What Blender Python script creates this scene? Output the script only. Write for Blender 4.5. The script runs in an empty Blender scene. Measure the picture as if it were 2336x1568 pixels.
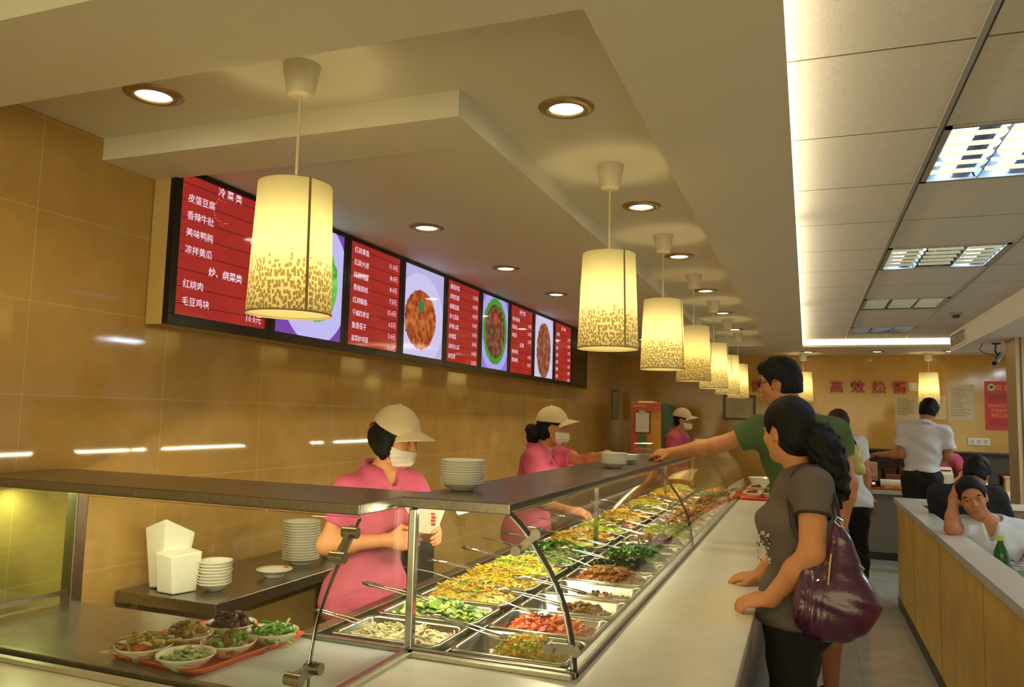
import bpy, math, random
import numpy as np
from mathutils import Vector, Matrix, noise as mnoise
PI = math.pi
S = bpy.context.scene
COL = S.collection

# ------------------------------------------------------------------ camera, world, exposure
W_, H_ = 2336, 1568
FPX = 1770.25
YAW, PIT, ROL = -0.36394119, 0.09288885, 0.02541828
fw = Vector((math.sin(YAW)*math.cos(PIT), math.cos(YAW)*math.cos(PIT), math.sin(PIT)))
rt = Vector((math.cos(YAW), -math.sin(YAW), 0)); up = rt.cross(fw)
r2 = math.cos(ROL)*rt + math.sin(ROL)*up
u2 = -math.sin(ROL)*rt + math.cos(ROL)*up
cam = bpy.data.cameras.new('camera'); cam.sensor_fit = 'HORIZONTAL'; cam.sensor_width = 36
cam.lens = FPX/W_*36; cam.clip_start = 0.05
co = bpy.data.objects.new('camera', cam); COL.objects.link(co)
M = Matrix((r2, u2, -fw)).transposed().to_4x4(); M.translation = (0, 0, 1.52)
co.matrix_world = M
S.camera = co

w = bpy.data.worlds.new('world'); S.world = w; w.use_nodes = True
bg = w.node_tree.nodes['Background']; bg.inputs[0].default_value = (1.0, 0.88, 0.46, 1); bg.inputs[1].default_value = 2.6
S.view_settings.view_transform = 'Standard'; S.view_settings.look = 'None'
S.view_settings.gamma = 1; S.view_settings.use_curve_mapping = False
S.view_settings.exposure = 0.15
S.cycles.max_bounces = 6; S.cycles.transparent_max_bounces = 14; S.cycles.caustics_reflective = False; S.cycles.caustics_refractive = False
S.cycles.sample_clamp_indirect = 4.0

WARM = (1.0, 0.80, 0.32); COVE = (1.0, 0.86, 0.60); COLD = (0.72, 0.88, 1.0); CASE = (1.0, 0.92, 0.58)
P_PEND, P_DOWN, P_COVE, P_CASE = 4.8, 12.0, 8.0, 4.0

def area_light(name, loc, rot, sx, sy, power, col, parent=None):
    l = bpy.data.lights.new(name, 'AREA'); l.shape = 'RECTANGLE'; l.size = sx; l.size_y = sy; l.energy = power; l.color = col
    o = bpy.data.objects.new(name, l); COL.objects.link(o); o.location = loc; o.rotation_euler = rot
    if parent: o.parent = parent
    return o
# light hidden in the two coves of the grid ceiling (tubes lying on the ledge, shining up and outwards)
for y0 in (-1.0, 2.0, 5.0, 8.0):
    area_light('cove_light', (-0.13, y0+0.5, 2.475), (0, -math.radians(140), 0), 0.03, 2.9, P_COVE, COVE)
area_light('cove_light', (0.70, 10.05, 2.475), (math.radians(140), 0, 0), 2.2, 0.03, P_COVE*0.8, COVE)

# unseen cold fill lights added under the right soffit, out of frame
for y0 in (5.0, 7.2, 9.2):
    for x0 in (2.65, 2.85): area_light('dining_fill_light', (x0, y0, 2.322), (0, 0, 0), 0.03, 0.6, 11.0, (0.80, 0.92, 1.0))

# ------------------------------------------------------------------ helpers
def lin(c):
    out = []
    for v in c:
        v /= 255.0
        out.append(v/12.92 if v <= 0.04045 else ((v+0.055)/1.055)**2.4)
    return tuple(out)+(1.0,)

MATS = {}
def mat(name, rgb=(200, 200, 200), rough=0.5, metal=0.0, spec=0.5, var=0.08, scale=30.0, bump=0.0, bscale=None, emit=None, estr=0.0, coat=0.0, sss=0.0):
    if name in MATS: return MATS[name]
    m = bpy.data.materials.new(name); m.use_nodes = True; MATS[name] = m
    nt = m.node_tree; b = nt.nodes['Principled BSDF']
    b.inputs['Roughness'].default_value = rough; b.inputs['Metallic'].default_value = metal
    b.inputs['Specular IOR Level'].default_value = spec; b.inputs['Coat Weight'].default_value = coat
    c = lin(rgb)
    tc = nt.nodes.new('ShaderNodeTexCoord')
    nz = nt.nodes.new('ShaderNodeTexNoise'); nz.inputs['Scale'].default_value = scale; nz.inputs['Detail'].default_value = 3
    nt.links.new(tc.outputs['Object'], nz.inputs['Vector'])
    rp = nt.nodes.new('ShaderNodeValToRGB')
    rp.color_ramp.elements[0].position = 0.3; rp.color_ramp.elements[1].position = 0.7
    rp.color_ramp.elements[0].color = tuple(max(0, v*(1-var)) for v in c[:3])+(1,)
    rp.color_ramp.elements[1].color = tuple(min(1, v*(1+var)) for v in c[:3])+(1,)
    nt.links.new(nz.outputs['Fac'], rp.inputs['Fac']); nt.links.new(rp.outputs['Color'], b.inputs['Base Color'])
    if sss:
        b.inputs['Subsurface Weight'].default_value = sss; b.inputs['Subsurface Radius'].default_value = (0.012, 0.006, 0.003)
    if bump:
        n2 = nt.nodes.new('ShaderNodeTexNoise'); n2.inputs['Scale'].default_value = bscale or scale; n2.inputs['Detail'].default_value = 4
        nt.links.new(tc.outputs['Object'], n2.inputs['Vector'])
        bp = nt.nodes.new('ShaderNodeBump'); bp.inputs['Strength'].default_value = bump; bp.inputs['Distance'].default_value = 0.01
        nt.links.new(n2.outputs['Fac'], bp.inputs['Height']); nt.links.new(bp.outputs['Normal'], b.inputs['Normal'])
    if emit:
        b.inputs['Emission Color'].default_value = lin(emit); b.inputs['Emission Strength'].default_value = estr
    return m

def nmath(nt, op, a, b=None, c=None):
    n = nt.nodes.new('ShaderNodeMath'); n.operation = op
    for i, v in enumerate((a, b, c)):
        if v is None: continue
        if isinstance(v, (int, float)): n.inputs[i].default_value = v
        else: nt.links.new(v, n.inputs[i])
    return n.outputs[0]
def nmix(nt, fac, a, b):
    n = nt.nodes.new('ShaderNodeMix'); n.data_type = 'RGBA'
    for i, v in ((0, fac), (6, a), (7, b)):
        if isinstance(v, (int, float)): n.inputs[i].default_value = v
        elif isinstance(v, tuple): n.inputs[i].default_value = v
        else: nt.links.new(v, n.inputs[i])
    return n.outputs[2]
def seam(nt, coord, off, pitch, width):
    """1 inside a joint line of the given width, else 0"""
    f = nmath(nt, 'FRACT', nmath(nt, 'DIVIDE', nmath(nt, 'SUBTRACT', coord, off - width/2), pitch))
    return nmath(nt, 'LESS_THAN', f, width/pitch)

def tile_mat(name, rgb, rgb2, joint, ax_u, off_u, pit_u, ax_v, off_v, pit_v, width, rough, nscale=2.5, bump=0.0, spec=0.5, coat=0.0):
    m = bpy.data.materials.new(name); m.use_nodes = True; MATS[name] = m
    nt = m.node_tree; b = nt.nodes['Principled BSDF']
    b.inputs['Roughness'].default_value = rough; b.inputs['Specular IOR Level'].default_value = spec; b.inputs['Coat Weight'].default_value = coat
    tc = nt.nodes.new('ShaderNodeTexCoord'); sp = nt.nodes.new('ShaderNodeSeparateXYZ')
    nt.links.new(tc.outputs['Object'], sp.inputs[0])
    a, c = sp.outputs['XYZ'.index(ax_u)], sp.outputs['XYZ'.index(ax_v)]
    s1 = seam(nt, a, off_u, pit_u, width); s2 = seam(nt, c, off_v, pit_v, width)
    s = nmath(nt, 'MAXIMUM', s1, s2)
    nz = nt.nodes.new('ShaderNodeTexNoise'); nz.inputs['Scale'].default_value = nscale; nz.inputs['Detail'].default_value = 6; nz.inputs['Roughness'].default_value = 0.65
    nt.links.new(tc.outputs['Object'], nz.inputs['Vector'])
    rp = nt.nodes.new('ShaderNodeValToRGB'); rp.color_ramp.elements[0].position = 0.35; rp.color_ramp.elements[1].position = 0.68
    rp.color_ramp.elements[0].color = lin(rgb); rp.color_ramp.elements[1].color = lin(rgb2)
    nt.links.new(nz.outputs['Fac'], rp.inputs[0])
    colr = nmix(nt, s, rp.outputs[0], lin(joint))
    nt.links.new(colr, b.inputs['Base Color'])
    if bump:
        n2 = nt.nodes.new('ShaderNodeTexVoronoi'); n2.inputs['Scale'].default_value = 130
        nt.links.new(tc.outputs['Object'], n2.inputs['Vector'])
        bp = nt.nodes.new('ShaderNodeBump'); bp.inputs['Strength'].default_value = bump; bp.inputs['Distance'].default_value = 0.004
        h = nmath(nt, 'SUBTRACT', n2.outputs['Distance'], nmath(nt, 'MULTIPLY', s, 2.0))
        nt.links.new(h, bp.inputs['Height']); nt.links.new(bp.outputs['Normal'], b.inputs['Normal'])
    return m

def glass_mat(name, tint, ior=1.45, refl=1.0):
    m = bpy.data.materials.new(name); m.use_nodes = True; MATS[name] = m
    nt = m.node_tree; nt.nodes.clear()
    out = nt.nodes.new('ShaderNodeOutputMaterial'); mx = nt.nodes.new('ShaderNodeMixShader')
    tr = nt.nodes.new('ShaderNodeBsdfTransparent'); tr.inputs[0].default_value = tint+(1,)
    gl = nt.nodes.new('ShaderNodeBsdfGlossy'); gl.inputs['Roughness'].default_value = 0.0; gl.inputs[0].default_value = (1, 1, 1, 1)
    lw = nt.nodes.new('ShaderNodeLayerWeight'); lw.inputs[0].default_value = 0.5
    f5 = nmath(nt, 'POWER', lw.outputs['Facing'], 4.5)
    nt.links.new(nmath(nt, 'MULTIPLY', nmath(nt, 'ADD', nmath(nt, 'MULTIPLY', f5, 0.75), 0.035), refl), mx.inputs[0])
    nt.links.new(tr.outputs[0], mx.inputs[1]); nt.links.new(gl.outputs[0], mx.inputs[2]); nt.links.new(mx.outputs[0], out.inputs[0])
    return m

def emit_mat(name, rgb, strength):
    m = bpy.data.materials.new(name); m.use_nodes = True; MATS[name] = m
    b = m.node_tree.nodes['Principled BSDF']; b.inputs['Base Color'].default_value = (0.8, 0.8, 0.8, 1)
    b.inputs['Emission Color'].default_value = rgb if len(rgb) == 4 else tuple(rgb)+(1,); b.inputs['Emission Strength'].default_value = strength
    return m

# ---- mesh builder
class MB:
    def __init__(s): s.v = []; s.f = []; s.mi = []
    def add(s, vs, fs, mi=0):
        n = len(s.v); s.v.extend([tuple(p) for p in vs]); s.f.extend([tuple(i+n for i in q) for q in fs]); s.mi.extend([mi]*len(fs)); return s
    def box(s, x0, y0, z0, x1, y1, z1, mi=0):
        v = [(x0, y0, z0), (x1, y0, z0), (x1, y1, z0), (x0, y1, z0), (x0, y0, z1), (x1, y0, z1), (x1, y1, z1), (x0, y1, z1)]
        return s.add(v, [(3, 2, 1, 0), (4, 5, 6, 7), (0, 1, 5, 4), (1, 2, 6, 5), (2, 3, 7, 6), (3, 0, 4, 7)], mi)
    def obox(s, c, ax, ay, az, hx, hy, hz, mi=0):
        c = Vector(c); ax = Vector(ax).normalized()*hx; ay = Vector(ay).normalized()*hy; az = Vector(az).normalized()*hz
        v = [c+i*ax+j*ay+k*az for k in (-1, 1) for (i, j) in ((-1, -1), (1, -1), (1, 1), (-1, 1))]
        return s.add(v, [(3, 2, 1, 0), (4, 5, 6, 7), (0, 1, 5, 4), (1, 2, 6, 5), (2, 3, 7, 6), (3, 0, 4, 7)], mi)
    def tube(s, path, r, n=8, mi=0, caps=True, flat=1.0):
        path = [Vector(p) for p in path]; m = len(path)
        if not isinstance(r, (list, tuple)): r = [r]*m
        t0 = (path[1]-path[0]).normalized(); ref = Vector((0, 0, 1)) if abs(t0.z) < 0.9 else Vector((0, 1, 0))
        vs = []; nrm = None
        for i, p in enumerate(path):
            t = (path[min(i+1, m-1)]-path[max(i-1, 0)]).normalized()
            if nrm is None: nrm = (ref-t*ref.dot(t)).normalized()
            else: nrm = (nrm-t*nrm.dot(t)).normalized()
            b = t.cross(nrm)
            for k in range(n):
                a = 2*PI*k/n; vs.append(p+(nrm*math.cos(a)*flat+b*math.sin(a))*r[i])
        fs = [(i*n+k, i*n+(k+1) % n, (i+1)*n+(k+1) % n, (i+1)*n+k) for i in range(m-1) for k in range(n)]
        if caps: fs += [tuple(range(n))[::-1], tuple((m-1)*n+k for k in range(n))]
        return s.add(vs, fs, mi)
    def lathe(s, prof, c=(0, 0, 0), n=24, mi=0, capb=False, capt=False):
        vs = []; m = len(prof)
        for r, z in prof:
            for k in range(n):
                a = 2*PI*k/n; vs.append((c[0]+r*math.cos(a), c[1]+r*math.sin(a), c[2]+z))
        fs = [(i*n+k, i*n+(k+1) % n, (i+1)*n+(k+1) % n, (i+1)*n+k) for i in range(m-1) for k in range(n)]
        if capb: fs.append(tuple(range(n))[::-1])
        if capt: fs.append(tuple((m-1)*n+k for k in range(n)))
        return s.add(vs, fs, mi)
    def ell(s, c, r, n=12, m=8, mi=0):
        vs = [(c[0], c[1], c[2]-r[2])]
        for j in range(1, m):
            b = -PI/2+PI*j/m
            for k in range(n):
                a = 2*PI*k/n; vs.append((c[0]+r[0]*math.cos(b)*math.cos(a), c[1]+r[1]*math.cos(b)*math.sin(a), c[2]+r[2]*math.sin(b)))
        vs.append((c[0], c[1], c[2]+r[2])); T = len(vs)-1
        fs = [(0, 1+(k+1) % n, 1+k) for k in range(n)]
        fs += [(1+(j*n)+k, 1+j*n+(k+1) % n, 1+(j+1)*n+(k+1) % n, 1+(j+1)*n+k) for j in range(m-2) for k in range(n)]
        fs += [(T, 1+(m-2)*n+k, 1+(m-2)*n+(k+1) % n) for k in range(n)]
        return s.add(vs, fs, mi)
    def prism(s, poly, ax, a0, a1, mi=0):
        n = len(poly); vs = []
        for a in (a0, a1):
            for p, q in poly:
                vs.append({'x': (a, p, q), 'y': (p, a, q), 'z': (p, q, a)}[ax])
        fs = [(k, (k+1) % n, n+(k+1) % n, n+k) for k in range(n)]+[tuple(range(n))[::-1], tuple(range(n, 2*n))]
        return s.add(vs, fs, mi)
    def text(s, body, origin, right, upv, size, align='LEFT', bold=0.0, mi=0, vert=False):
        c = bpy.data.curves.new('t', 'FONT'); c.body = body; c.size = size; c.align_x = align; c.offset = bold*size; c.resolution_u = 1
        o = bpy.data.objects.new('t', c); COL.objects.link(o); bpy.context.view_layer.update()
        me = bpy.data.meshes.new_from_object(o.evaluated_get(bpy.context.evaluated_depsgraph_get()))
        R, U, O = Vector(right), Vector(upv), Vector(origin)
        s.add([O+R*v.co.x+U*v.co.y for v in me.vertices], [tuple(p.vertices) for p in me.polygons], mi)
        bpy.data.objects.remove(o); bpy.data.curves.remove(c); bpy.data.meshes.remove(me); return s

def mesh_of(name, mb, mats):
    me = bpy.data.meshes.new(name); me.from_pydata(mb.v, [], mb.f)
    if not isinstance(mats, (list, tuple)): mats = [mats]
    for m in mats: me.materials.append(m)
    if len(mats) > 1: me.polygons.foreach_set('material_index', mb.mi)
    me.update(); return me
def obj(name, mb, mats, parent=None, smooth=False, bev=0.0, loc=None, fixn=False):
    me = mesh_of(name, mb, mats) if isinstance(mb, MB) else mb
    if smooth:
        me.polygons.foreach_set('use_smooth', [True]*len(me.polygons))
    o = bpy.data.objects.new(name, me); COL.objects.link(o)
    if bev:
        b = o.modifiers.new('bevel', 'BEVEL'); b.width = bev; b.segments = 2; b.limit_method = 'ANGLE'; b.angle_limit = math.radians(40)
    if loc is not None: o.location = loc
    if parent: o.parent = parent
    return o
def thing(name, label, cat, loc=(0, 0, 0), rz=0, group=None):
    o = bpy.data.objects.new(name, None); COL.objects.link(o); o.empty_display_size = 0.05
    o.location = loc; o.rotation_euler = (0, 0, rz); o['label'] = label; o['category'] = cat
    if group: o['group'] = group
    return o
def tag(o, label, cat, group=None, kind=None):
    o['label'] = label; o['category'] = cat
    if group: o['group'] = group
    if kind: o['kind'] = kind
    return o
def struct(name, mb, m, **k):
    o = obj(name, mb, m, **k); o['kind'] = 'structure'; return o
ORD = ['first', 'second', 'third', 'fourth', 'fifth', 'sixth', 'seventh', 'eighth', 'ninth', 'tenth', 'eleventh', 'twelfth', 'thirteenth',
       'fourteenth', 'fifteenth', 'sixteenth', 'seventeenth', 'eighteenth', 'nineteenth', 'twentieth', 'twenty-first', 'twenty-second', 'twenty-third']

def smooth_angle(o, deg=40):
    me = o.data
    me.polygons.foreach_set('use_smooth', [True]*len(me.polygons))
    try: me.set_sharp_from_angle(angle=math.radians(deg))
    except Exception: pass
    return o

# ---- signed distance modelling of soft bodies (people, clothes, hair, bag)
def V3(*a): return np.array(a[0] if len(a) == 1 else a, dtype=np.float32)
def rc(a, b, r1, r2=None, k=0.02, flat=False, ex=1.0, exd=None):
    return dict(t='rc', a=V3(a), b=V3(b), r1=r1, r2=r1 if r2 is None else r2, k=k, flat=flat)
def el(c, r, axes=None, k=0.02):
    return dict(t='el', c=V3(c), r=V3(r), M=None if axes is None else np.array([list(x) for x in axes], dtype=np.float32), k=k)
def pl(p, n): return dict(t='pl', p=V3(p), n=V3(n), k=0)
def _bbox(p):
    if p['t'] == 'rc':
        R = max(p['r1'], p['r2']); return np.minimum(p['a'], p['b'])-R, np.maximum(p['a'], p['b'])+R
    if p['M'] is None: return p['c']-p['r'], p['c']+p['r']
    e = np.sqrt(((p['M']*p['r'][:, None])**2).sum(0)); return p['c']-e, p['c']+e
def _eval(p, X, Y, Z):
    if p['t'] == 'rc':
        ab = p['b']-p['a']; L2 = float((ab*ab).sum())+1e-12
        dx, dy, dz = X-p['a'][0], Y-p['a'][1], Z-p['a'][2]
        t0 = (dx*ab[0]+dy*ab[1]+dz*ab[2])/L2; t = np.clip(t0, 0, 1)
        d = np.sqrt((dx-t*ab[0])**2+(dy-t*ab[1])**2+(dz-t*ab[2])**2)-(p['r1']+(p['r2']-p['r1'])*t)
        if p['flat']: d = np.maximum(d, (t0-1)*math.sqrt(L2))
        return d
    dx, dy, dz = X-p['c'][0], Y-p['c'][1], Z-p['c'][2]
    if p['M'] is not None:
        m = p['M']; dx, dy, dz = (dx*m[0][0]+dy*m[0][1]+dz*m[0][2], dx*m[1][0]+dy*m[1][1]+dz*m[1][2], dx*m[2][0]+dy*m[2][1]+dz*m[2][2])
    r = p['r']; qx, qy, qz = dx/r[0], dy/r[1], dz/r[2]
    k0 = np.sqrt(qx*qx+qy*qy+qz*qz); k1 = np.sqrt((qx/r[0])**2+(qy/r[1])**2+(qz/r[2])**2)+1e-9
    return k0*(k0-1)/k1
def sdf_mesh(name, prims, h, subs=(), clips=(), noise=None, mats=None):
    bb = [_bbox(p) for p in prims]
    lo = np.min([b[0] for b in bb], 0)-0.02-3*h; hi = np.max([b[1] for b in bb], 0)+0.02+3*h
    n = np.ceil((hi-lo)/h).astype(int)+1
    ax = [(lo[i]+h*np.arange(n[i])).astype(np.float32) for i in range(3)]
    D = np.full(n, 1.0, np.float32)
    def region(b, pad):
        i0 = np.clip(np.floor((b[0]-pad-lo)/h).astype(int), 0, n-1); i1 = np.clip(np.ceil((b[1]+pad-lo)/h).astype(int)+1, 1, n)
        sl = tuple(slice(i0[i], i1[i]) for i in range(3))
        return sl, ax[0][sl[0]][:, None, None], ax[1][sl[1]][None, :, None], ax[2][sl[2]][None, None, :]
    for p, b in zip(prims, bb):
        k = p['k']; sl, X, Y, Z = region(b, k+2.5*h)
        d = _eval(p, X, Y, Z).astype(np.float32); cur = D[sl]
        if k > 0:
            hh = np.maximum(k-np.abs(cur-d), 0)/k; D[sl] = np.minimum(cur, d)-hh*hh*(k*0.25)
        else: D[sl] = np.minimum(cur, d)
    for p in subs:
        k = max(p['k'], 1e-4); sl, X, Y, Z = region(_bbox(p), k+2.5*h)
        d = -_eval(p, X, Y, Z).astype(np.float32); cur = D[sl]
        hh = np.maximum(k-np.abs(cur-d), 0)/k; D[sl] = np.maximum(cur, d)+hh*hh*(k*0.25)
    X, Y, Z = ax[0][:, None, None], ax[1][None, :, None], ax[2][None, None, :]
    for p in clips:
        D = np.maximum(D, (X-p['p'][0])*p['n'][0]+(Y-p['p'][1])*p['n'][1]+(Z-p['p'][2])*p['n'][2])
    if noise is not None: D = D+noise(X, Y, Z).astype(np.float32)
    D[0] = D[-1] = 1; D[:, 0] = D[:, -1] = 1; D[:, :, 0] = D[:, :, -1] = 1
    s = D < 0
    c = np.zeros([m-1 for m in n], np.int8)
    offs = [(i, j, k) for i in (0, 1) for j in (0, 1) for k in (0, 1)]
    def sh(A, o): return A[o[0]:A.shape[0]-1+o[0], o[1]:A.shape[1]-1+o[1], o[2]:A.shape[2]-1+o[2]]
    for o in offs: c += sh(s, o)
    act = np.argwhere((c > 0) & (c < 8))
    if len(act) == 0: return None
    idx = np.full(c.shape, -1, np.int64); idx[act[:, 0], act[:, 1], act[:, 2]] = np.arange(len(act))
    vals = {o: D[act[:, 0]+o[0], act[:, 1]+o[1], act[:, 2]+o[2]] for o in offs}
    acc = np.zeros((len(act), 3)); cnt = np.zeros(len(act))
    for o in offs:
        for a in range(3):
            if o[a]: continue
            o2 = list(o); o2[a] = 1; o2 = tuple(o2)
            v0, v1 = vals[o], vals[o2]; m = (v0 < 0) != (v1 < 0)
            t = np.where(m, v0/np.where(m, v0-v1, 1), 0); pos = np.tile(np.array(o, float), (len(act), 1)); pos[:, a] += t
            acc += pos*m[:, None]; cnt += m
    vs = (act+acc/np.maximum(cnt, 1)[:, None])*h+lo
    quads = []
    for a in range(3):
        b, d = (a+1) % 3, (a+2) % 3
        s0 = np.take(s, range(0, n[a]-1), a); s1 = np.take(s, range(1, n[a]), a)
        e = np.argwhere(s0 != s1); e = e[(e[:, b] > 0) & (e[:, d] > 0) & (e[:, b] < n[b]-1) & (e[:, d] < n[d]-1)]
        ins = s0[e[:, 0], e[:, 1], e[:, 2]]
        def cell(db, dd):
            q = e.copy(); q[:, b] -= db; q[:, d] -= dd; return idx[q[:, 0], q[:, 1], q[:, 2]]
        q = np.stack([cell(1, 1), cell(0, 1), cell(0, 0), cell(1, 0)], 1)
        q[~ins] = q[~ins][:, ::-1]; quads.append(q)
    q = np.concatenate(quads); q = q[(q >= 0).all(1)]
    me = bpy.data.meshes.new(name)
    me.vertices.add(len(vs)); me.vertices.foreach_set('co', vs.astype(np.float32).ravel())
    me.loops.add(len(q)*4); me.loops.foreach_set('vertex_index', q.astype(np.int32).ravel())
    me.polygons.add(len(q)); me.polygons.foreach_set('loop_start', np.arange(0, len(q)*4, 4, dtype=np.int32)); me.polygons.foreach_set('loop_total', np.full(len(q), 4, np.int32))
    me.polygons.foreach_set('use_smooth', np.ones(len(q), bool))
    me.update(calc_edges=True); me.validate()
    for m in (mats if isinstance(mats, (list, tuple)) else [mats]): me.materials.append(m)
    return me
def soft(name, prims, h, m, parent, **k):
    me = sdf_mesh(name, prims, h, mats=m, **k)
    if me is None: return None
    o = bpy.data.objects.new(name, me); COL.objects.link(o); o.parent = parent
    if parent is not None: o.matrix_parent_inverse = Matrix.Translation(-world_loc(parent))
    return o
def world_loc(o):
    v = Vector(o.location)
    if o.parent: v += world_loc(o.parent)+o.matrix_parent_inverse.translation
    return v
def wobj(name, mb, m, parent, **k):
    o = obj(name, mb, m, parent, **k); o.matrix_parent_inverse = Matrix.Translation(-world_loc(parent)); return o

# ------------------------------------------------------------------ dimensions read from the photograph
XW = -2.546; YB = 11.2; ZR = 2.554; ZB = 2.467; ZBM = 2.43; ZG = 2.53
ZL = 0.86; ZS = 1.285; Y1 = 1.971

# ------------------------------------------------------------------ materials of the setting
m_tile = tile_mat('glazed_wall_tile', (182, 144, 82), (200, 162, 98), (204, 182, 124), 'Y', 1.921, 0.63, 'Z', 1.551, 0.33, 0.003, 0.045)
m_tileb = tile_mat('glazed_wall_tile_back', (190, 146, 66), (206, 160, 78), (184, 142, 70), 'X', 0.3, 0.9, 'Z', 1.551, 0.6, 0.003, 0.12)
m_floor = tile_mat('floor_tile', (176, 176, 172), (192, 192, 188), (150, 150, 146), 'X', 0.3, 0.6, 'Y', 0.1, 0.6, 0.004, 0.12, nscale=6)
m_grid = tile_mat('ceiling_board', (214, 208, 196), (222, 216, 204), (128, 118, 104), 'X', -5.0, 30.0, 'Y', 2.23, 0.655, 0.009, 0.8, nscale=40, bump=0.08, spec=0.2)
m_paint = mat('cream_ceiling_paint', (226, 220, 206), 0.55, var=0.02, scale=4, spec=0.3)
m_steel = mat('brushed_steel', (150, 144, 134), 0.28, 0.95, var=0.12, scale=60)
m_chrome = mat('chrome', (205, 205, 205), 0.12, 1.0, var=0.05)
m_stone = mat('white_stone_ledge', (226, 224, 214), 0.22, var=0.03, scale=12)
m_dark = mat('dark_panel', (62, 58, 56), 0.4, var=0.1)
m_glass = glass_mat('clear_glass', (0.965, 0.98, 0.955))
m_glassg = glass_mat('green_tinted_glass', (0.80, 0.93, 0.78))
m_edge = mat('dark_glass_edge', (14, 26, 22), 0.1, var=0.2)
m_white = mat('white_melamine', (232, 230, 222), 0.3, var=0.03)
m_wood = mat('pale_maple_board', (238, 196, 104), 0.45, var=0.1, scale=5)

# ------------------------------------------------------------------ the setting
struct('floor', MB().box(-2.7, -4, -0.1, 4.8, 11.4, 0), m_floor)
struct('wall_left', MB().box(-2.75, -4, 0, XW, 11.4, 2.9), m_tile)
struct('wall_back', MB().box(XW, YB, 0, 4.8, 11.4, 2.9), m_tileb)
struct('wall_right', MB().box(4.6, -4, 0, 4.8, YB, 2.9), m_paint)
# suspended board ceiling, left open where the light fittings sit
TB = (0.435, 1.07); yc = [2.23+0.655*k for k in range(-10, 13)]
FIX = [(2.885, 3.54), (4.85, 5.505), (6.815, 7.47), (8.78, 9.435)]
g = MB(); xs = [-0.36, TB[0], TB[1], 4.6]; ys = sorted(set([-4.0, 10.25]+[v for f in FIX for v in f]))
for i in range(3):
    for j in range(len(ys)-1):
        if i == 1 and any(abs(ys[j]-f[0]) < 1e-6 for f in FIX): continue
        g.box(xs[i], ys[j], ZG, xs[i+1], ys[j+1], ZG+0.02)
struct('ceiling', g, m_grid)
m_tbar = mat('ceiling_rail_metal', (168, 164, 156), 0.4, 0.3)
m_tdark = mat('ceiling_rail_groove', (52, 46, 42), 0.6)
for i, x in enumerate(TB):
    t = MB().box(x-0.012, -4, ZG-0.008, x+0.004, 9.93, ZG+0.001, 0); t.box(x+0.004, -4, ZG-0.004, x+0.011, 9.93, ZG+0.001, 1)
    struct('trim_%d' % (i+1), t, [m_tbar, m_tdark])
# dropped beam beside the counter with the light cove on its right
b = MB(); b.box(-0.46, -4, ZBM, -0.04, 9.95, ZBM+0.025); b.box(-0.46, -4, ZBM+0.025, -0.37, 9.95, 2.75)
struct('ceiling_beam', b, m_paint)
b = MB(); b.box(-0.46, 9.95, ZBM, 4.6, YB, ZBM+0.025); b.box(-0.46, 10.2, ZBM+0.025, 4.6, YB, 2.75); b.box(-0.46, 9.95, ZBM+0.025, -0.37, 10.2, 2.75)
struct('ceiling_soffit', b, m_paint)
b = MB(); b.box(XW, 9.75, ZBM, -0.46, YB, 2.75)
struct('ceiling_soffit_far', b, m_paint)
b = MB(); b.box(XW, 1.22, ZBM, -0.46, 1.60, 2.75)
struct('ceiling_soffit_near', b, m_paint)
struct('ceiling_recess', MB().box(XW, 1.6, ZR, -0.46, 9.75, ZR+0.1), m_paint)
struct('ceiling_near', MB().box(XW, -4, 2.72, -0.46, 1.22, 2.8), m_paint)
# bulkhead over the menu screens: flat near strip, underside rising towards the wall behind it
b = MB(); b.box(XW, 2.172, ZB, -1.03, 2.44, ZR)
b.prism([(XW, ZR), (XW, 2.53), (-1.03, ZB), (-1.03, ZR)], 'y', 2.44, 9.75)
struct('ceiling_bulkhead', b, m_paint)
def zbulk(x): return 2.53+(ZB-2.53)*(x-XW)/(-1.03-XW)
# lower soffit on the right with an air grille near its far end
XR, ZRS = 1.47, 2.33
struct('ceiling_soffit_right', MB().box(XR, -4, ZRS, 4.6, 9.56, 2.6), m_paint)
gr = thing('air_vent', 'grey louvred air vent on the side of the lower right ceiling soffit', 'vent', (XR, 9.05, 2.43))
wobj('frame', MB().box(XR-0.012, 8.62, 2.355, XR+0.0, 9.50, 2.375).box(XR-0.012, 8.62, 2.49, XR, 9.50, 2.51).box(XR-0.012, 8.62, 2.375, XR, 8.66, 2.49).box(XR-0.012, 9.46, 2.375, XR, 9.50, 2.49), m_paint, gr)
lv = MB()
for k in range(6): lv.obox((XR-0.006, 9.06, 2.388+k*0.019), (1, 0, 0.6), (0, 1, 0), (-0.6, 0, 1), 0.007, 0.4, 0.0015)
wobj('louvre', lv, mat('vent_grey', (140, 140, 130), 0.5), gr)
# square column at the right edge
struct('column', MB().box(1.74, 8.02, 0, 2.1, 8.38, ZRS), mat('column_board', (188, 160, 116), 0.4, var=0.05, scale=3))
struct('trim_3', MB().box(1.775, 8.012, 0, 1.785, 8.022, ZRS), mat('column_joint', (96, 74, 52), 0.6))

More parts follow.
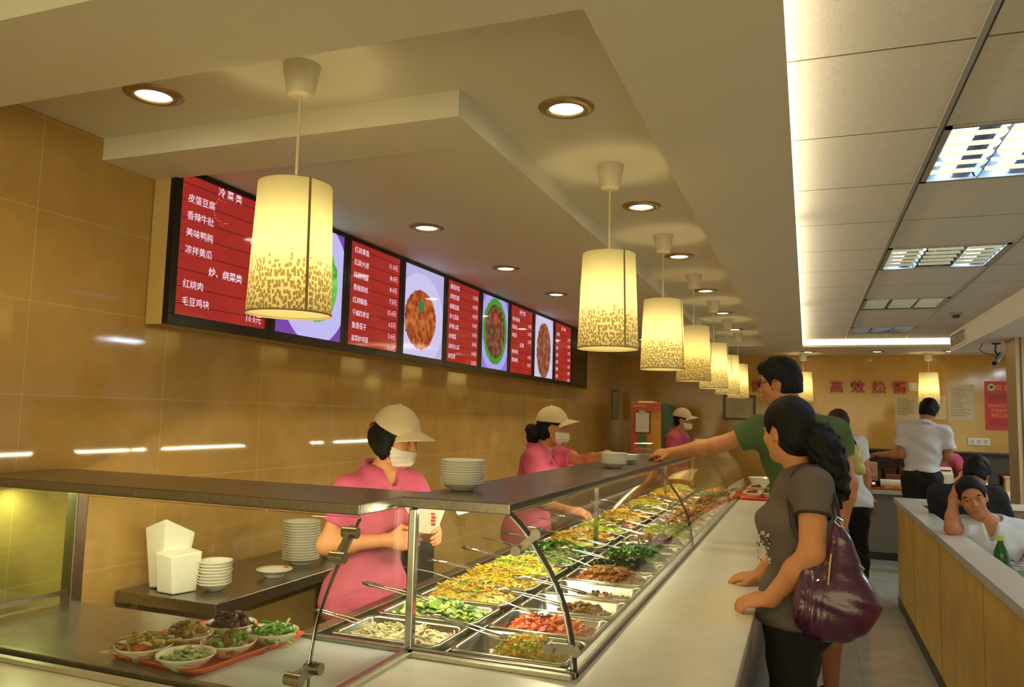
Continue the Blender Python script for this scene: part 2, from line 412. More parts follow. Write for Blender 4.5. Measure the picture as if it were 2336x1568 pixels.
# ------------------------------------------------------------------ fluorescent fittings in the board ceiling
m_louv = mat('polished_louvre', (190, 196, 205), 0.12, 1.0, var=0.05)
m_tube = emit_mat('lit_tube', (0.50, 0.74, 1.0), 14.0)
m_tubeoff = mat('unlit_tube', (96, 100, 108), 0.35)
m_house = mat('fitting_reflector', (110, 114, 122), 0.2, 0.9)
FL = ['cold white louvred ceiling light nearest the camera, all tubes lit', 'louvred ceiling light with two lit cells and a dark middle cell',
      'unlit louvred ceiling light, third from the camera', 'unlit louvred ceiling light farthest back, at the bright cove']
LIT = [(1, 1, 1), (1, 0, 1), (0, 0, 0), (0, 0, 0)]
for k, (ya, yb) in enumerate(FIX):
    xa, xb = TB[0]+0.012, TB[1]-0.012
    t = thing('ceiling_light', FL[k], 'ceiling light', ((xa+xb)/2, (ya+yb)/2, ZG), 0, 'louvred fluorescent ceiling lights')
    h = MB(); h.box(xa, ya, ZG+0.07, xb, yb, ZG+0.08); h.box(xa, ya, ZG, xa+.006, yb, ZG+.07); h.box(xb-.006, ya, ZG, xb, yb, ZG+.07); h.box(xa, ya, ZG, xb, ya+.006, ZG+.07); h.box(xa, yb-.006, ZG, xb, yb, ZG+.07)
    wobj('housing', h, m_house, t)
    wobj('frame', MB().box(xa, ya, ZG-.006, xa+.022, yb, ZG+.002).box(xb-.022, ya, ZG-.006, xb, yb, ZG+.002).box(xa, ya, ZG-.006, xb, ya+.022, ZG+.002).box(xa, yb-.022, ZG-.006, xb, yb, ZG+.002), m_tbar, t)
    cw = (xb-xa)/3
    for c in range(3):
        x0 = xa+c*cw
        wobj('tube', MB().tube([(x0+cw/2, ya+.03, ZG+.045), (x0+cw/2, yb-.03, ZG+.045)], 0.026, 10), m_tube if LIT[k][c] else m_tubeoff, t, smooth=True)
        for j in range(1, 6):
            y = ya+(yb-ya)*j/6; bl = MB()
            bl.prism([(y-.006, ZG+.012), (y+.006, ZG+.012), (y+.0015, ZG-.004), (y-.0015, ZG-.004)], 'x', x0+.012, x0+cw-.012)
            wobj('louvre_blade', bl, m_louv, t)
        if c: wobj('divider', MB().prism([(x0-.012, ZG+.03), (x0+.012, ZG+.03), (x0+.002, ZG-.005), (x0-.002, ZG-.005)], 'y', ya+.02, yb-.02), m_louv, t)

# ------------------------------------------------------------------ recessed downlights
m_bulb = emit_mat('downlight_bulb', (1.0, 0.92, 0.66), 14.0)
m_ring = mat('downlight_ring', (170, 150, 110), 0.3, 0.8)
def downlight(x, y, z, label, power, group, tilt=0.0):
    t = thing('downlight', label, 'downlight', (x, y, z), 0, group)
    r = MB().lathe([(0.058, 0.004), (0.058, -0.010), (0.075, -0.010), (0.093, -0.004), (0.095, 0.0)], n=28)
    o = obj('ring', r, m_ring, t, smooth=True)
    d = obj('bulb', MB().lathe([(0.057, -0.002), (0.045, -0.006), (0.02, -0.009), (0.0001, -0.010)], n=20), m_bulb, t, smooth=True)
    if power:
        l = bpy.data.lights.new('downlight_lamp', 'SPOT'); l.energy = power; l.color = WARM; l.spot_size = math.radians(128); l.spot_blend = 0.9; l.shadow_soft_size = 0.05
        lo = bpy.data.objects.new('downlight_lamp', l); COL.objects.link(lo); lo.parent = t; lo.location = (0, 0, -0.022)
    return t
downlight(-2.02, 1.90, ZR, 'recessed round downlight left of the nearest pendant lamp, by the tiled wall', P_DOWN, 'recessed downlights')
for i, y in enumerate((2.41, 3.68, 4.89, 6.26, 7.60, 8.98)):
    downlight(-0.745, y, ZR, 'recessed downlight in the pendant lamp channel, %s from the camera' % ORD[i], P_DOWN, 'recessed downlights')
for i, y in enumerate((3.60, 4.76, 5.88, 7.02, 8.15, 9.45)):
    x = -1.87; downlight(x, y, zbulk(x), 'recessed downlight in the bulkhead before the menu screens, %s from the camera' % ORD[i], P_DOWN*0.75, 'recessed downlights')
for i, x in enumerate((0.02, 0.82, 1.62)):
    downlight(x, 10.55, ZBM, 'recessed downlight in the far soffit above the back counter, %s from the left' % ORD[i], P_DOWN*0.6, 'recessed downlights')

# ------------------------------------------------------------------ pendant lamps
def shade_mat():
    m = bpy.data.materials.new('pendant_shade_fabric'); m.use_nodes = True; nt = m.node_tree; nt.nodes.clear()
    out = nt.nodes.new('ShaderNodeOutputMaterial'); tc = nt.nodes.new('ShaderNodeTexCoord'); sp = nt.nodes.new('ShaderNodeSeparateXYZ')
    nt.links.new(tc.outputs['Object'], sp.inputs[0]); z = sp.outputs[2]
    ang = nmath(nt, 'ARCTAN2', sp.outputs[1], sp.outputs[0])
    cb = nt.nodes.new('ShaderNodeCombineXYZ'); nt.links.new(nmath(nt, 'MULTIPLY', ang, 13.0), cb.inputs[0]); nt.links.new(nmath(nt, 'MULTIPLY', z, 66.0), cb.inputs[1])
    v = nt.nodes.new('ShaderNodeTexVoronoi'); v.inputs['Scale'].default_value = 1.0; v.inputs['Randomness'].default_value = 0.75; v.distance = 'CHEBYCHEV'; v.voronoi_dimensions = '2D'
    nt.links.new(cb.outputs[0], v.inputs['Vector'])
    fl = nmath(nt, 'LESS_THAN', v.outputs['Distance'], 0.37)
    wn = nt.nodes.new('ShaderNodeTexWhiteNoise'); wn.noise_dimensions = '3D'; nt.links.new(v.outputs['Position'], wn.inputs[0])
    # flecks thin out towards a ragged upper border
    lim = nmath(nt, 'ADD', nmath(nt, 'MULTIPLY', wn.outputs['Value'], 0.05), 0.115)
    fl = nmath(nt, 'MULTIPLY', fl, nmath(nt, 'LESS_THAN', z, lim))
    ge = nt.nodes.new('ShaderNodeNewGeometry'); fl = nmath(nt, 'MULTIPLY', fl, nmath(nt, 'SUBTRACT', 1.0, ge.outputs['Backfacing']))   # printed on the outer face only
    col = nmix(nt, fl, lin((206, 198, 172)), lin((148, 122, 70)))
    tcol = nmix(nt, fl, (0.45, 0.40, 0.24, 1), (0.19, 0.145, 0.065, 1))
    df = nt.nodes.new('ShaderNodeBsdfDiffuse'); tr = nt.nodes.new('ShaderNodeBsdfTranslucent'); mx = nt.nodes.new('ShaderNodeMixShader'); mx.inputs[0].default_value = 0.45
    nt.links.new(col, df.inputs[0]); nt.links.new(tcol, tr.inputs[0]); nt.links.new(df.outputs[0], mx.inputs[1]); nt.links.new(tr.outputs[0], mx.inputs[2]); nt.links.new(mx.outputs[0], out.inputs[0])
    return m
m_shade = shade_mat()
m_shade_in = mat('shade_lining', (250, 246, 232), 0.8, var=0.02)
m_cup = mat('white_plastic_cup', (216, 206, 182), 0.4, var=0.02)
m_cord = mat('pale_cord', (214, 200, 160), 0.5)
m_seam = mat('shade_seam', (150, 124, 76), 0.7)
m_lampbulb = emit_mat('warm_bulb', (1.0, 0.85, 0.5), 20.0)
def pendant(x, y, ztop, label, power=P_PEND, col=WARM, rz=0.0, zb=1.797, group='pendant lamps'):
    hs = 0.388; t = thing('pendant_lamp', label, 'pendant lamp', (x, y, ztop), 0, group)
    zb -= ztop; zt = zb+hs
    obj('canopy', MB().lathe([(0.0, -0.098), (0.036, -0.098), (0.040, -0.092), (0.056, -0.004), (0.056, 0.0)], n=24), m_cup, t, smooth=True)
    obj('cord', MB().tube([(0, 0, -0.09), (0, 0, zt-0.01)], 0.0042, 8), m_cord, t)
    R0, R1 = 0.107, 0.122
    sh = MB().lathe([(R1, 0), (R0, hs)], n=48)
    o = obj('lamp_shade', sh, m_shade, t, smooth=True, loc=(0, 0, zb)); o.rotation_euler = (0, 0, rz)
    obj('rim', MB().lathe([(R1, -0.001), (R1+.0015, 0.002), (R1-.001, 0.005)], c=(0, 0, zb), n=48).lathe([(R0-.002, hs-.004), (R0+.001, hs), (R0-.003, hs+.001)], c=(0, 0, zb), n=48), m_seam, t, smooth=True)
    sm = MB(); a = 0.35
    for da, w0 in ((0, 0.035), (-2.4, 0.02)):
        q = []
        for j in range(2):
            r = (R1, R0)[j]+.0012; zz = (0.0, hs)[j] if da == 0 else (hs*0.55, hs)[j]
            for s_ in (-1, 1): q.append((r*math.cos(a+da+s_*w0), r*math.sin(a+da+s_*w0), zz))
        sm.add(q, [(0, 1, 3, 2)])
    o = obj('seam', sm, m_seam, t, loc=(0, 0, zb)); o.rotation_euler = (0, 0, rz-1.1)
    sp = MB()
    for k in range(3): sp.tube([(0, 0, zt-.02), ((R0-.003)*math.cos(k*2.094+.4), (R0-.003)*math.sin(k*2.094+.4), zt-.012)], 0.002, 6)
    obj('wire_spider', sp, m_cord, t)
    obj('socket', MB().lathe([(0.0, 0.0), (0.02, 0.0), (0.02, 0.07), (0.0, 0.07)], c=(0, 0, zt-0.10), n=14), m_cup, t, smooth=True)
    obj('bulb', MB().ell((0, 0, zt-0.15), (0.03, 0.03, 0.048), 14, 10), m_lampbulb, t, smooth=True)
    l = bpy.data.lights.new('lamp_light', 'POINT'); l.energy = power; l.color = col; l.shadow_soft_size = 0.045
    lo = bpy.data.objects.new('lamp_light', l); COL.objects.link(lo); lo.parent = t; lo.location = (0, 0, zb+0.19)
    return t
pendant(-1.412, 1.871, ZR, 'white fleck-patterned pendant lamp nearest the camera, hanging over the left glass case', rz=0.2)
PY = (3.04, 4.31, 5.575, 6.845, 8.12, 9.39)
PLAB = ['second largest pendant lamp, hanging over the near food pans', 'fleck-patterned pendant lamp, second in the row above the food counter',
        'yellower pendant lamp, third in the row above the food counter', 'pendant lamp, fourth in the row above the food counter',
        'pendant lamp, fifth in the row above the food counter, partly behind another', 'farthest pendant lamp in the row above the food counter, before the framed certificate']
for i, y in enumerate(PY):
    pendant(-0.746, y, ZR, PLAB[i], P_PEND*(0.6 if i == 2 else 1), (1.0, 0.66, 0.16) if i == 2 else WARM, rz=0.5*i)
pendant(-0.04, 10.85, ZBM, 'pendant lamp before the back wall, behind the man in green', rz=1.0)
pendant(1.42, 10.85, ZBM, 'pendant lamp before the back wall, above the man in the white shirt', rz=2.6)
# ------------------------------------------------------------------ menu screens
XS = -2.426; SW = 0.645; SY0 = 2.427; SZ0, SZ1 = 1.858, 2.520
m_bezel = mat('black_bezel', (16, 15, 15), 0.25, var=0.1)
m_casing = mat('screen_casing', (200, 172, 112), 0.4, var=0.04)
def red_mat():
    m = bpy.data.materials.new('menu_red'); m.use_nodes = True; nt = m.node_tree; b = nt.nodes['Principled BSDF']
    tc = nt.nodes.new('ShaderNodeTexCoord'); sp = nt.nodes.new('ShaderNodeSeparateXYZ'); nt.links.new(tc.outputs['Object'], sp.inputs[0])
    s = seam(nt, sp.outputs[2], -0.02, 0.073, 0.004)
    nz = nt.nodes.new('ShaderNodeTexNoise'); nz.inputs['Scale'].default_value = 5; nt.links.new(tc.outputs['Object'], nz.inputs[0])
    c = nmix(nt, nz.outputs['Fac'], lin((150, 26, 30)), lin((176, 44, 34)))
    c = nmix(nt, s, c, lin((84, 20, 16)))
    b.inputs['Base Color'].default_value = (0.01, 0.01, 0.01, 1); b.inputs['Roughness'].default_value = 0.06; b.inputs['Specular IOR Level'].default_value = 0.6
    nt.links.new(c, b.inputs['Emission Color']); b.inputs['Emission Strength'].default_value = 0.85
    return m
m_red = red_mat()
m_let = emit_mat('menu_lettering', lin((232, 214, 240)), 0.85)
m_letd = emit_mat('menu_ornament', lin((205, 52, 48)), 0.8)
def dish_mat(name, back, plate, food, accent, cy, cz, ry, rz, seedv, green_rim=False):
    """a dish photo on a screen: plate and food as ellipses with a noisy edge"""
    m = bpy.data.materials.new(name); m.use_nodes = True; nt = m.node_tree; b = nt.nodes['Principled BSDF']
    tc = nt.nodes.new('ShaderNodeTexCoord'); sp = nt.nodes.new('ShaderNodeSeparateXYZ'); nt.links.new(tc.outputs['Object'], sp.inputs[0])
    mp = nt.nodes.new('ShaderNodeVectorMath'); mp.operation = 'ADD'; mp.inputs[1].default_value = (seedv, seedv*2, seedv*3); nt.links.new(tc.outputs['Object'], mp.inputs[0])
    nz = nt.nodes.new('ShaderNodeTexNoise'); nz.inputs['Scale'].default_value = 26; nz.inputs['Detail'].default_value = 8; nz.inputs['Roughness'].default_value = 0.7; nt.links.new(mp.outputs[0], nz.inputs[0])
    vo = nt.nodes.new('ShaderNodeTexVoronoi'); vo.inputs['Scale'].default_value = 24; vo.feature = 'SMOOTH_F1'; nt.links.new(mp.outputs[0], vo.inputs[0])
    dy = nmath(nt, 'DIVIDE', nmath(nt, 'SUBTRACT', sp.outputs[1], cy), ry); dz = nmath(nt, 'DIVIDE', nmath(nt, 'SUBTRACT', sp.outputs[2], cz), rz)
    r = nmath(nt, 'SQRT', nmath(nt, 'ADD', nmath(nt, 'MULTIPLY', dy, dy), nmath(nt, 'MULTIPLY', dz, dz)))
    rn = nmath(nt, 'ADD', r, nmath(nt, 'MULTIPLY', nmath(nt, 'SUBTRACT', nz.outputs['Fac'], 0.5), 0.30))
    rp = nt.nodes.new('ShaderNodeValToRGB'); e = rp.color_ramp.elements
    e[0].position = 0.25; e[0].color = lin(food[0]); e[1].position = 0.75; e[1].color = lin(food[2]); x = e.new(0.5); x.color = lin(food[1])
    nt.links.new(nmath(nt, 'ADD', nmath(nt, 'MULTIPLY', vo.outputs['Distance'], 0.7), nmath(nt, 'MULTIPLY', nz.outputs['Fac'], 0.45)), rp.inputs[0])
    c = nmix(nt, nmath(nt, 'LESS_THAN', r, 1.55), lin(back), lin(plate))
    if green_rim: c = nmix(nt, nmath(nt, 'LESS_THAN', rn, 1.22), c, lin((58, 150, 44)))
    c = nmix(nt, nmath(nt, 'LESS_THAN', rn, 1.0), c, rp.outputs[0])
    ac = nmath(nt, 'LESS_THAN', nmath(nt, 'ADD', nmath(nt, 'ADD', nmath(nt, 'MULTIPLY', dy, dy), nmath(nt, 'POWER', nmath(nt, 'SUBTRACT', dz, 0.45), 2.0)), nmath(nt, 'MULTIPLY', nz.outputs['Fac'], 0.14)), 0.11)
    c = nmix(nt, ac, c, lin(accent))
    b.inputs['Base Color'].default_value = (0.01, 0.01, 0.01, 1); b.inputs['Roughness'].default_value = 0.06
    nt.links.new(c, b.inputs['Emission Color']); b.inputs['Emission Strength'].default_value = 0.85
    return m
DISH = {1: dish_mat('picture_greens', (120, 70, 170), (196, 190, 246), ((50, 130, 40), (96, 190, 70), (140, 220, 110)), (120, 210, 90), 0.04, 0.02, 0.20, 0.22, 1.0),
        3: dish_mat('picture_stew', (188, 178, 228), (206, 200, 244), ((96, 34, 18), (168, 72, 32), (206, 126, 62)), (58, 120, 70), -0.05, -0.04, 0.225, 0.20, 2.0),
        5: dish_mat('picture_stir_fry', (140, 124, 220), (176, 164, 236), ((52, 26, 20), (104, 58, 40), (150, 92, 66)), (190, 70, 40), 0.0, 0.03, 0.215, 0.225, 3.0, True),
        7: dish_mat('picture_fish', (176, 168, 214), (206, 202, 236), ((80, 38, 26), (134, 70, 44), (176, 112, 84)), (150, 84, 54), 0.0, -0.02, 0.215, 0.275, 4.0)}
MENU = {0: [('T', '冷 菜 类'), ('皮蛋豆腐', '3.0元'), ('香辣牛肚', '10.0元'), ('美味鸭肫', '8.0元'), ('凉拌黄瓜', '4.0元'), ('T', '炒、烧菜类'), ('红烧肉', '10.0元'), ('毛豆鸡块', '10.0元')],
        2: [('红烧黄鱼', '11.0元'), ('红烧大排', '8.0元'), ('红烧鸭腿', '8.0元'), ('青椒烧肉', '7.5元'), ('红烧鳊鱼', '15.0元'), ('干煸四季豆', '6.5元'), ('鱼香茄子', '5.0元'), ('韭菜炒鸡蛋', '5.0元')],
        4: [('番茄炒蛋', '5.0元'), ('家常豆腐', '4.0元'), ('麻婆豆腐', '4.0元'), ('炒土豆丝', '3.0元'), ('炒卷心菜', '3.0元'), ('炒青菜', '3.0元'), ('蒜泥空心菜', '3.0元'), ('炒豆芽', '2.5元')],
        6: [('T', '汤 羹 类'), ('西红柿蛋汤', '2.0元'), ('紫菜汤', '2.0元'), ('榨菜汤', '2.0元'), ('T', '主 食'), ('扬州炒饭', '6.0元'), ('葱油拌面', '5.0元')],
        8: [('T', '点 心 类'), ('小笼包', '5.0元'), ('锅贴', '4.0元'), ('馒头', '1.0元'), ('花卷', '1.0元'), ('烧卖', '1.5元'), ('春卷', '1.5元'), ('米饭', '1.0元')]}
SLAB = {0: 'red menu screen at the left end listing cold dishes, partly behind the nearest lamp', 1: 'screen showing green vegetables on a patterned plate, behind the nearest lamp',
        2: 'red menu screen between the green vegetable picture and the brown stew picture', 3: 'screen showing a brown stew on a white plate',
        4: 'red menu screen between the stew picture and the stir-fry picture', 5: 'screen showing a dark stir-fry ringed with green leaves',
        6: 'red menu screen with two headings, right of the green-ringed dish picture', 7: 'screen showing a long brown braised dish on a white plate',
        8: 'narrow-looking red menu screen, last red one of the row', 9: 'dark switched-off screen at the far end of the row'}
m_off = mat('dark_screen_glass', (60, 48, 30), 0.06, var=0.3, scale=6, spec=0.6)
for i in range(10):
    yc_ = SY0+SW*(i+0.5); zc_ = (SZ0+SZ1)/2; hw = SW/2-0.002; hh = (SZ1-SZ0)/2
    t = thing('menu_screen', SLAB[i], 'screen', (XS, yc_, zc_), 0, 'menu screens above the counter')
    bw = 0.034; zt = hh
    fr = MB().box(-0.03, -hw, -hh, 0.004, hw, -hh+0.045).box(-0.03, -hw, hh-0.022, 0.004, hw, hh).box(-0.03, -hw, -hh+.045, 0.004, -hw+bw, hh-.022).box(-0.03, hw-bw, -hh+.045, 0.004, hw, hh-.022)
    obj('bezel', fr, m_bezel, t, bev=0.002)
    obj('back_casing', MB().box(-0.115, -hw, -hh, -0.03, hw, hh), m_casing, t)
    obj('display', MB().box(-0.029, -hw+bw, -hh+.045, -0.002, hw-bw, hh-.022), m_red if i in MENU else DISH.get(i, m_off), t)
    if i in MENU:
        tx = MB(); rows = MENU[i]; top = hh-0.03 if i in (0,) else hh-0.05; pit = 0.073
        z = top-0.030
        for r in rows:
            if r[0] == 'T': tx.text(r[1], (0.001, 0, z), (0, 1, 0), (0, 0, 1), 0.043, 'CENTER', 0.008)
            else:
                tx.text(r[0], (0.001, -hw+bw+0.035, z), (0, 1, 0), (0, 0, 1), 0.040 if len(r[0]) < 5 else 0.037)
                tx.text(r[1], (0.001, hw-bw-0.03, z-0.024), (0, 1, 0), (0, 0, 1), 0.042, 'RIGHT')
            z -= pit
        obj('lettering', tx, m_let, t)
        if i == 0:
            q = MB(); rr = random.Random(4)
            for k in range(22):
                a = 1.2+k*.2; d = .055*rr.uniform(.85, 1.15); y_, z_ = -.045+d*math.cos(a)*.9, .20+d*math.sin(a)
                q.box(.0005, y_, z_, .0008, y_+rr.uniform(.003, .008), z_+rr.uniform(.003, .007))
            obj('ornament', q, m_letd, t)

# ------------------------------------------------------------------ the serving counter
XE = -1.05        # right end panel of the left case
# stone ledge: in front of the left case, round the inner corner and along the main case
led = thing('ledge', 'white stone tray ledge running along the front of the food counter', 'ledge', (-0.35, 5, ZL))
lb = MB(); lb.prism([(-2.50, 0.95), (-0.175, 0.95), (-0.175, 8.9), (-0.555, 8.9), (-0.555, Y1-.006), (-1.04, Y1-.006), (-1.04, 1.485), (-2.50, 1.485)], 'z', ZL-0.035, ZL)
wobj('slab', lb, m_stone, led, bev=0.004)
fr_ = MB()
for (a, b_, c, d) in ((-1.035, Y1-.03, -0.56, Y1-.008), (-1.037, 1.5, -1.012, Y1-.008), (-2.5, 1.46, -1.01, 1.482)):
    fr_.box(a, b_, ZL, c, d, ZL+0.012)
wobj('edge_strip', fr_, mat('pale_aluminium', (196, 192, 172), 0.35, 0.6), led, bev=0.002)
base = thing('counter_base', 'dark-kicked cabinet base under the white tray ledge', 'counter', (-0.7, 5, 0))
wobj('front_panel', MB().box(-1.36, 2.0, 0.1, -0.30, 7.75, ZL-0.04).box(-0.90, 7.75, 0.1, -0.30, 8.85, ZL-0.04).box(-2.50, 1.35, 0.1, -0.60, 2.0, ZL-0.04), mat('grey_counter_front', (150, 140, 124), 0.5, var=0.04), base)
wobj('kick', MB().box(-1.3, 2.1, 0, -0.36, 7.7, 0.1).box(-2.4, 1.45, 0, -0.66, 2.1, 0.1), m_dark, base)
wobj('upper_band', MB().box(-0.30, 2.0, ZL-0.20, -0.285, 8.85, ZL-0.04), m_dark, base)

def curve_pane(prof, ax, a0, a1, th=0.011):
    """bent glass sheet: profile extruded along an axis, both faces"""
    n = len(prof); nr = []
    for i in range(n):
        p, q = prof[max(i-1, 0)], prof[min(i+1, n-1)]; dx, dz = q[0]-p[0], q[1]-p[1]; l = math.hypot(dx, dz); nr.append((-dz/l*th, dx/l*th))
    poly = list(prof)+[(prof[i][0]+nr[i][0], prof[i][1]+nr[i][1]) for i in range(n-1, -1, -1)]
    return poly
def fine(prof, m=4):
    pts = [Vector((p[0], p[1], 0)) for p in prof]; out = []
    for i in range(len(pts)-1):
        p0, p1, p2, p3 = pts[max(i-1, 0)], pts[i], pts[i+1], pts[min(i+2, len(pts)-1)]
        for k in range(m):
            t = k/m; out.append(0.5*((2*p1)+(-p0+p2)*t+(2*p0-5*p1+4*p2-p3)*t*t+(-p0+3*p1-3*p2+p3)*t**3))
    out.append(pts[-1]); return [(p.x, p.y) for p in out]
PM = fine([(-.745, 1.257), (-.704, 1.219), (-.66, 1.16), (-.622, 1.102), (-.593, 1.039), (-.575, .975), (-.564, .911), (-.562, .875)])
PLF = fine([(1.716, 1.257), (1.679, 1.209), (1.626, 1.155), (1.585, 1.101), (1.554, 1.049), (1.537, .995), (1.526, .94), (1.524, .872)])
def strip_mesh(poly, ax, a0, a1):
    m = len(poly)//2; mb = MB(); n = len(poly); vs = []
    for a in (a0, a1):
        for p, q in poly: vs.append((p, a, q) if ax == 'y' else (a, p, q))
    fs = []
    for i in range(m-1): fs += [(i, i+1, n+i+1, n+i), (m+i, m+i+1, n+m+i+1, n+m+i)]
    fs += [(m-1, m, n+m, n+m-1), (n-1, 0, n, 2*n-1)]
    mb.add(vs, fs)
    efs = [(i, i+1, n-2-i, n-1-i) for i in range(m-1)]
    return mb, (MB().add(vs[:n], efs), MB().add(vs[n:], efs))
case = thing('display_case', 'curved glass hot-food display case running away along the counter', 'display case', (-0.95, 5, ZL))
Y2 = 7.75
wobj('deck', MB().box(-1.37, Y1, 0.822, -0.565, Y2, 0.828), m_steel, case)
wobj('rail', MB().box(-1.40, Y1, 0.80, -1.355, Y2, 0.872).box(-0.945, Y1+.02, 0.828, -0.935, Y2, 0.868).box(-0.585, Y1, 0.828, -0.553, Y2, 0.875).box(-1.36, Y1-.004, 0.828, -0.553, Y1+.018, 0.875), m_steel, case, bev=0.003)
wobj('shelf', MB().box(-1.075, Y1, ZS-.03, -0.745, Y2, ZS), m_steel, case, bev=0.003)
for k, (a, b_) in enumerate(((Y1, 4.133), (4.141, 6.216), (6.224, Y2))):
    pm, ed = strip_mesh(curve_pane(PM, 'y', a, b_), 'y', a, b_)
    p = wobj('curved_glass', pm, m_glass, case, smooth=True); [wobj('glass_edge', e_, m_edge, p) for e_ in ed]
wobj('edge_highlight', MB().tube([(x-.006, Y1+.004, z) for x, z in PM], .0032, 6), m_chrome, case, smooth=True)  # thin chrome tube added as the white highlight beside the dark glass edge
wobj('end_glass', MB().prism([(-1.03, .872), (-.57, .872)]+PM[::-1][1:]+[(-.78, 1.255), (-1.03, 1.255)], 'y', Y1+.002, Y1+.007), m_glass, case)
wobj('end_glass', MB().prism([(-1.03, .872), (-.57, .872)]+PM[::-1][1:]+[(-.78, 1.255), (-1.03, 1.255)], 'y', Y2-.007, Y2-.002), m_glass, case)
# corner post, far posts, glass divider
wobj('post', MB().box(-1.043, Y1-.012, ZL, -1.019, Y1+.012, ZS-.03), m_chrome, case, bev=0.004)
wobj('post', MB().box(-1.05, Y2-.02, ZL, -1.03, Y2, ZS-.03), m_chrome, case)
wobj('post', MB().box(-1.005, 3.86, .872, -.985, 3.875, ZS-.03), m_chrome, case)
wobj('post', MB().box(-1.005, 5.9, .872, -.985, 5.915, ZS-.03), m_chrome, case)
wobj('divider_bar', MB().box(-1.36, 3.735, .872, -.58, 3.75, .89), m_steel, case)
def clamp(c, d, parent):
    """a glass clamp: short bar with two round heads"""
    c = Vector(c); d = Vector(d).normalized()
    mb = MB(); mb.obox(c, d, (0, 0, 1) if abs(d.z) < .9 else (1, 0, 0), d.cross(Vector((0, 0, 1))), 0.042, 0.013, 0.006)
    side = d.cross(Vector((0, 0, 1))).normalized()
    for s_ in (-1, 1): mb.tube([c+d*s_*.036-side*.02, c+d*s_*.036+side*.02], 0.014, 12)
    return smooth_angle(wobj('clamp', mb, m_steel, parent))
clamp((-.69, Y1-.004, 1.19), (.75, 0, .65), case); clamp((-.587, Y1-.004, .93), (1, 0, .05), case)
def tube_lamp(a, b_, parent, power, tilt=0.0):
    a, b_ = Vector(a), Vector(b_)
    wobj('strip_lamp', MB().tube([a, b_], 0.008, 8), emit_mat('strip_lamp_tube', (1.0, 0.86, 0.46), 3.0) if 'strip_lamp_tube' not in MATS else MATS['strip_lamp_tube'], parent, smooth=True)
    mid = (a+b_)/2; L = (b_-a).length
    horiz = abs(b_.x-a.x) > abs(b_.y-a.y)
    l = area_light('strip_light', mid-Vector((0, 0, .011)), ((tilt, 0, 0) if horiz else (0, tilt, 0)), L if horiz else .02, .02 if horiz else L, power, CASE)
for a, b_ in ((2.05, 4.05), (4.2, 6.1), (6.3, 7.65)): tube_lamp((-0.93, a, ZS-.042), (-0.93, b_, ZS-.042), case, P_CASE*1.5*(b_-a), math.radians(30))

lc = thing('display_case', 'left glass display case facing the camera, holding the sample tray', 'display case', (-1.7, 1.8, ZL))
XL = -2.34
wobj('deck', MB().box(XL, 1.53, ZL-.03, -1.70, 2.0, ZL), m_steel, lc)
wobj('cutting_board', MB().box(-1.70, 1.53, ZL-.03, XE, 2.0, ZL+.001), mat('grey_white_board', (196, 204, 208), 0.3, var=0.03), lc)
wobj('rail', MB().box(-2.5, 1.506, ZL-.01, XE, 1.53, ZL+.016), m_steel, lc, bev=0.003)
wobj('rail', MB().box(-1.046, 1.51, ZL-.01, -1.024, Y1-.014, ZL+.014), m_steel, lc, bev=0.003)
wobj('shelf', MB().box(XW+.003, 1.75, ZS-.03, -1.072, 2.13, ZS), m_steel, lc, bev=0.003)
pm, ed = strip_mesh(curve_pane(PLF, 'x', -2.5, XE), 'x', -2.5, XE)
p = wobj('curved_glass', pm, m_glass, lc, smooth=True); [wobj('glass_edge', e_, m_edge, p) for e_ in ed]
wobj('edge_highlight', MB().tube([(XE-.004, y+.006, z) for y, z in PLF], .0028, 6), m_chrome, lc, smooth=True)  # same added highlight line along the left pane's end
wobj('end_glass', MB().prism(PLF+[(Y1-.01, .872), (Y1-.01, 1.255)], 'x', XE-.005, XE), m_glass, lc)
wobj('end_glass', MB().prism(PLF+[(1.985, .862), (1.985, 1.255)], 'x', XL+.01, XL+.015), m_glassg, lc)
wobj('post', MB().box(XL-.02, 1.975, ZL-.1, XL+.03, 2.02, ZS-.03), m_steel, lc, bev=0.004)
wobj('panel_rail', MB().box(XL+.016, 1.60, ZL+.03, XL+.026, 1.97, ZL+.045), m_steel, lc)
clamp((XE+.004, 1.505, .94), (0, 1, .04), lc); clamp((XE+.004, 1.645, 1.20), (0, .7, .7), lc)
tube_lamp((-2.28, 2.06, ZS-.042), (-1.2, 2.06, ZS-.042), lc, P_CASE*1.5, math.radians(50))
tube_lamp((-2.50, 1.90, ZS-.042), (-2.36, 1.90, ZS-.042), lc, P_CASE*0.3)

# ------------------------------------------------------------------ steel workbench along the wall
wbn = thing('workbench', 'stainless steel workbench against the tiled wall behind the counter', 'workbench', (-2.3, 3.3, 0))
wobj('top', MB().box(XW+.01, 2.37, 0.755, -2.045, 4.25, 0.80), m_steel, wbn, bev=0.003)
for x in (-2.50, -2.10):
    for y in (2.45, 4.18): wobj('leg', MB().box(x-.02, y-.02, 0, x+.02, y+.02, 0.755), m_steel, wbn)
wobj('shelf', MB().box(XW+.02, 2.42, 0.25, -2.09, 4.2, 0.27), m_steel, wbn)
wobj('side_cabinet', MB().box(-2.5, 3.72, 0.27, -2.07, 4.23, 0.755), m_dark, wbn)
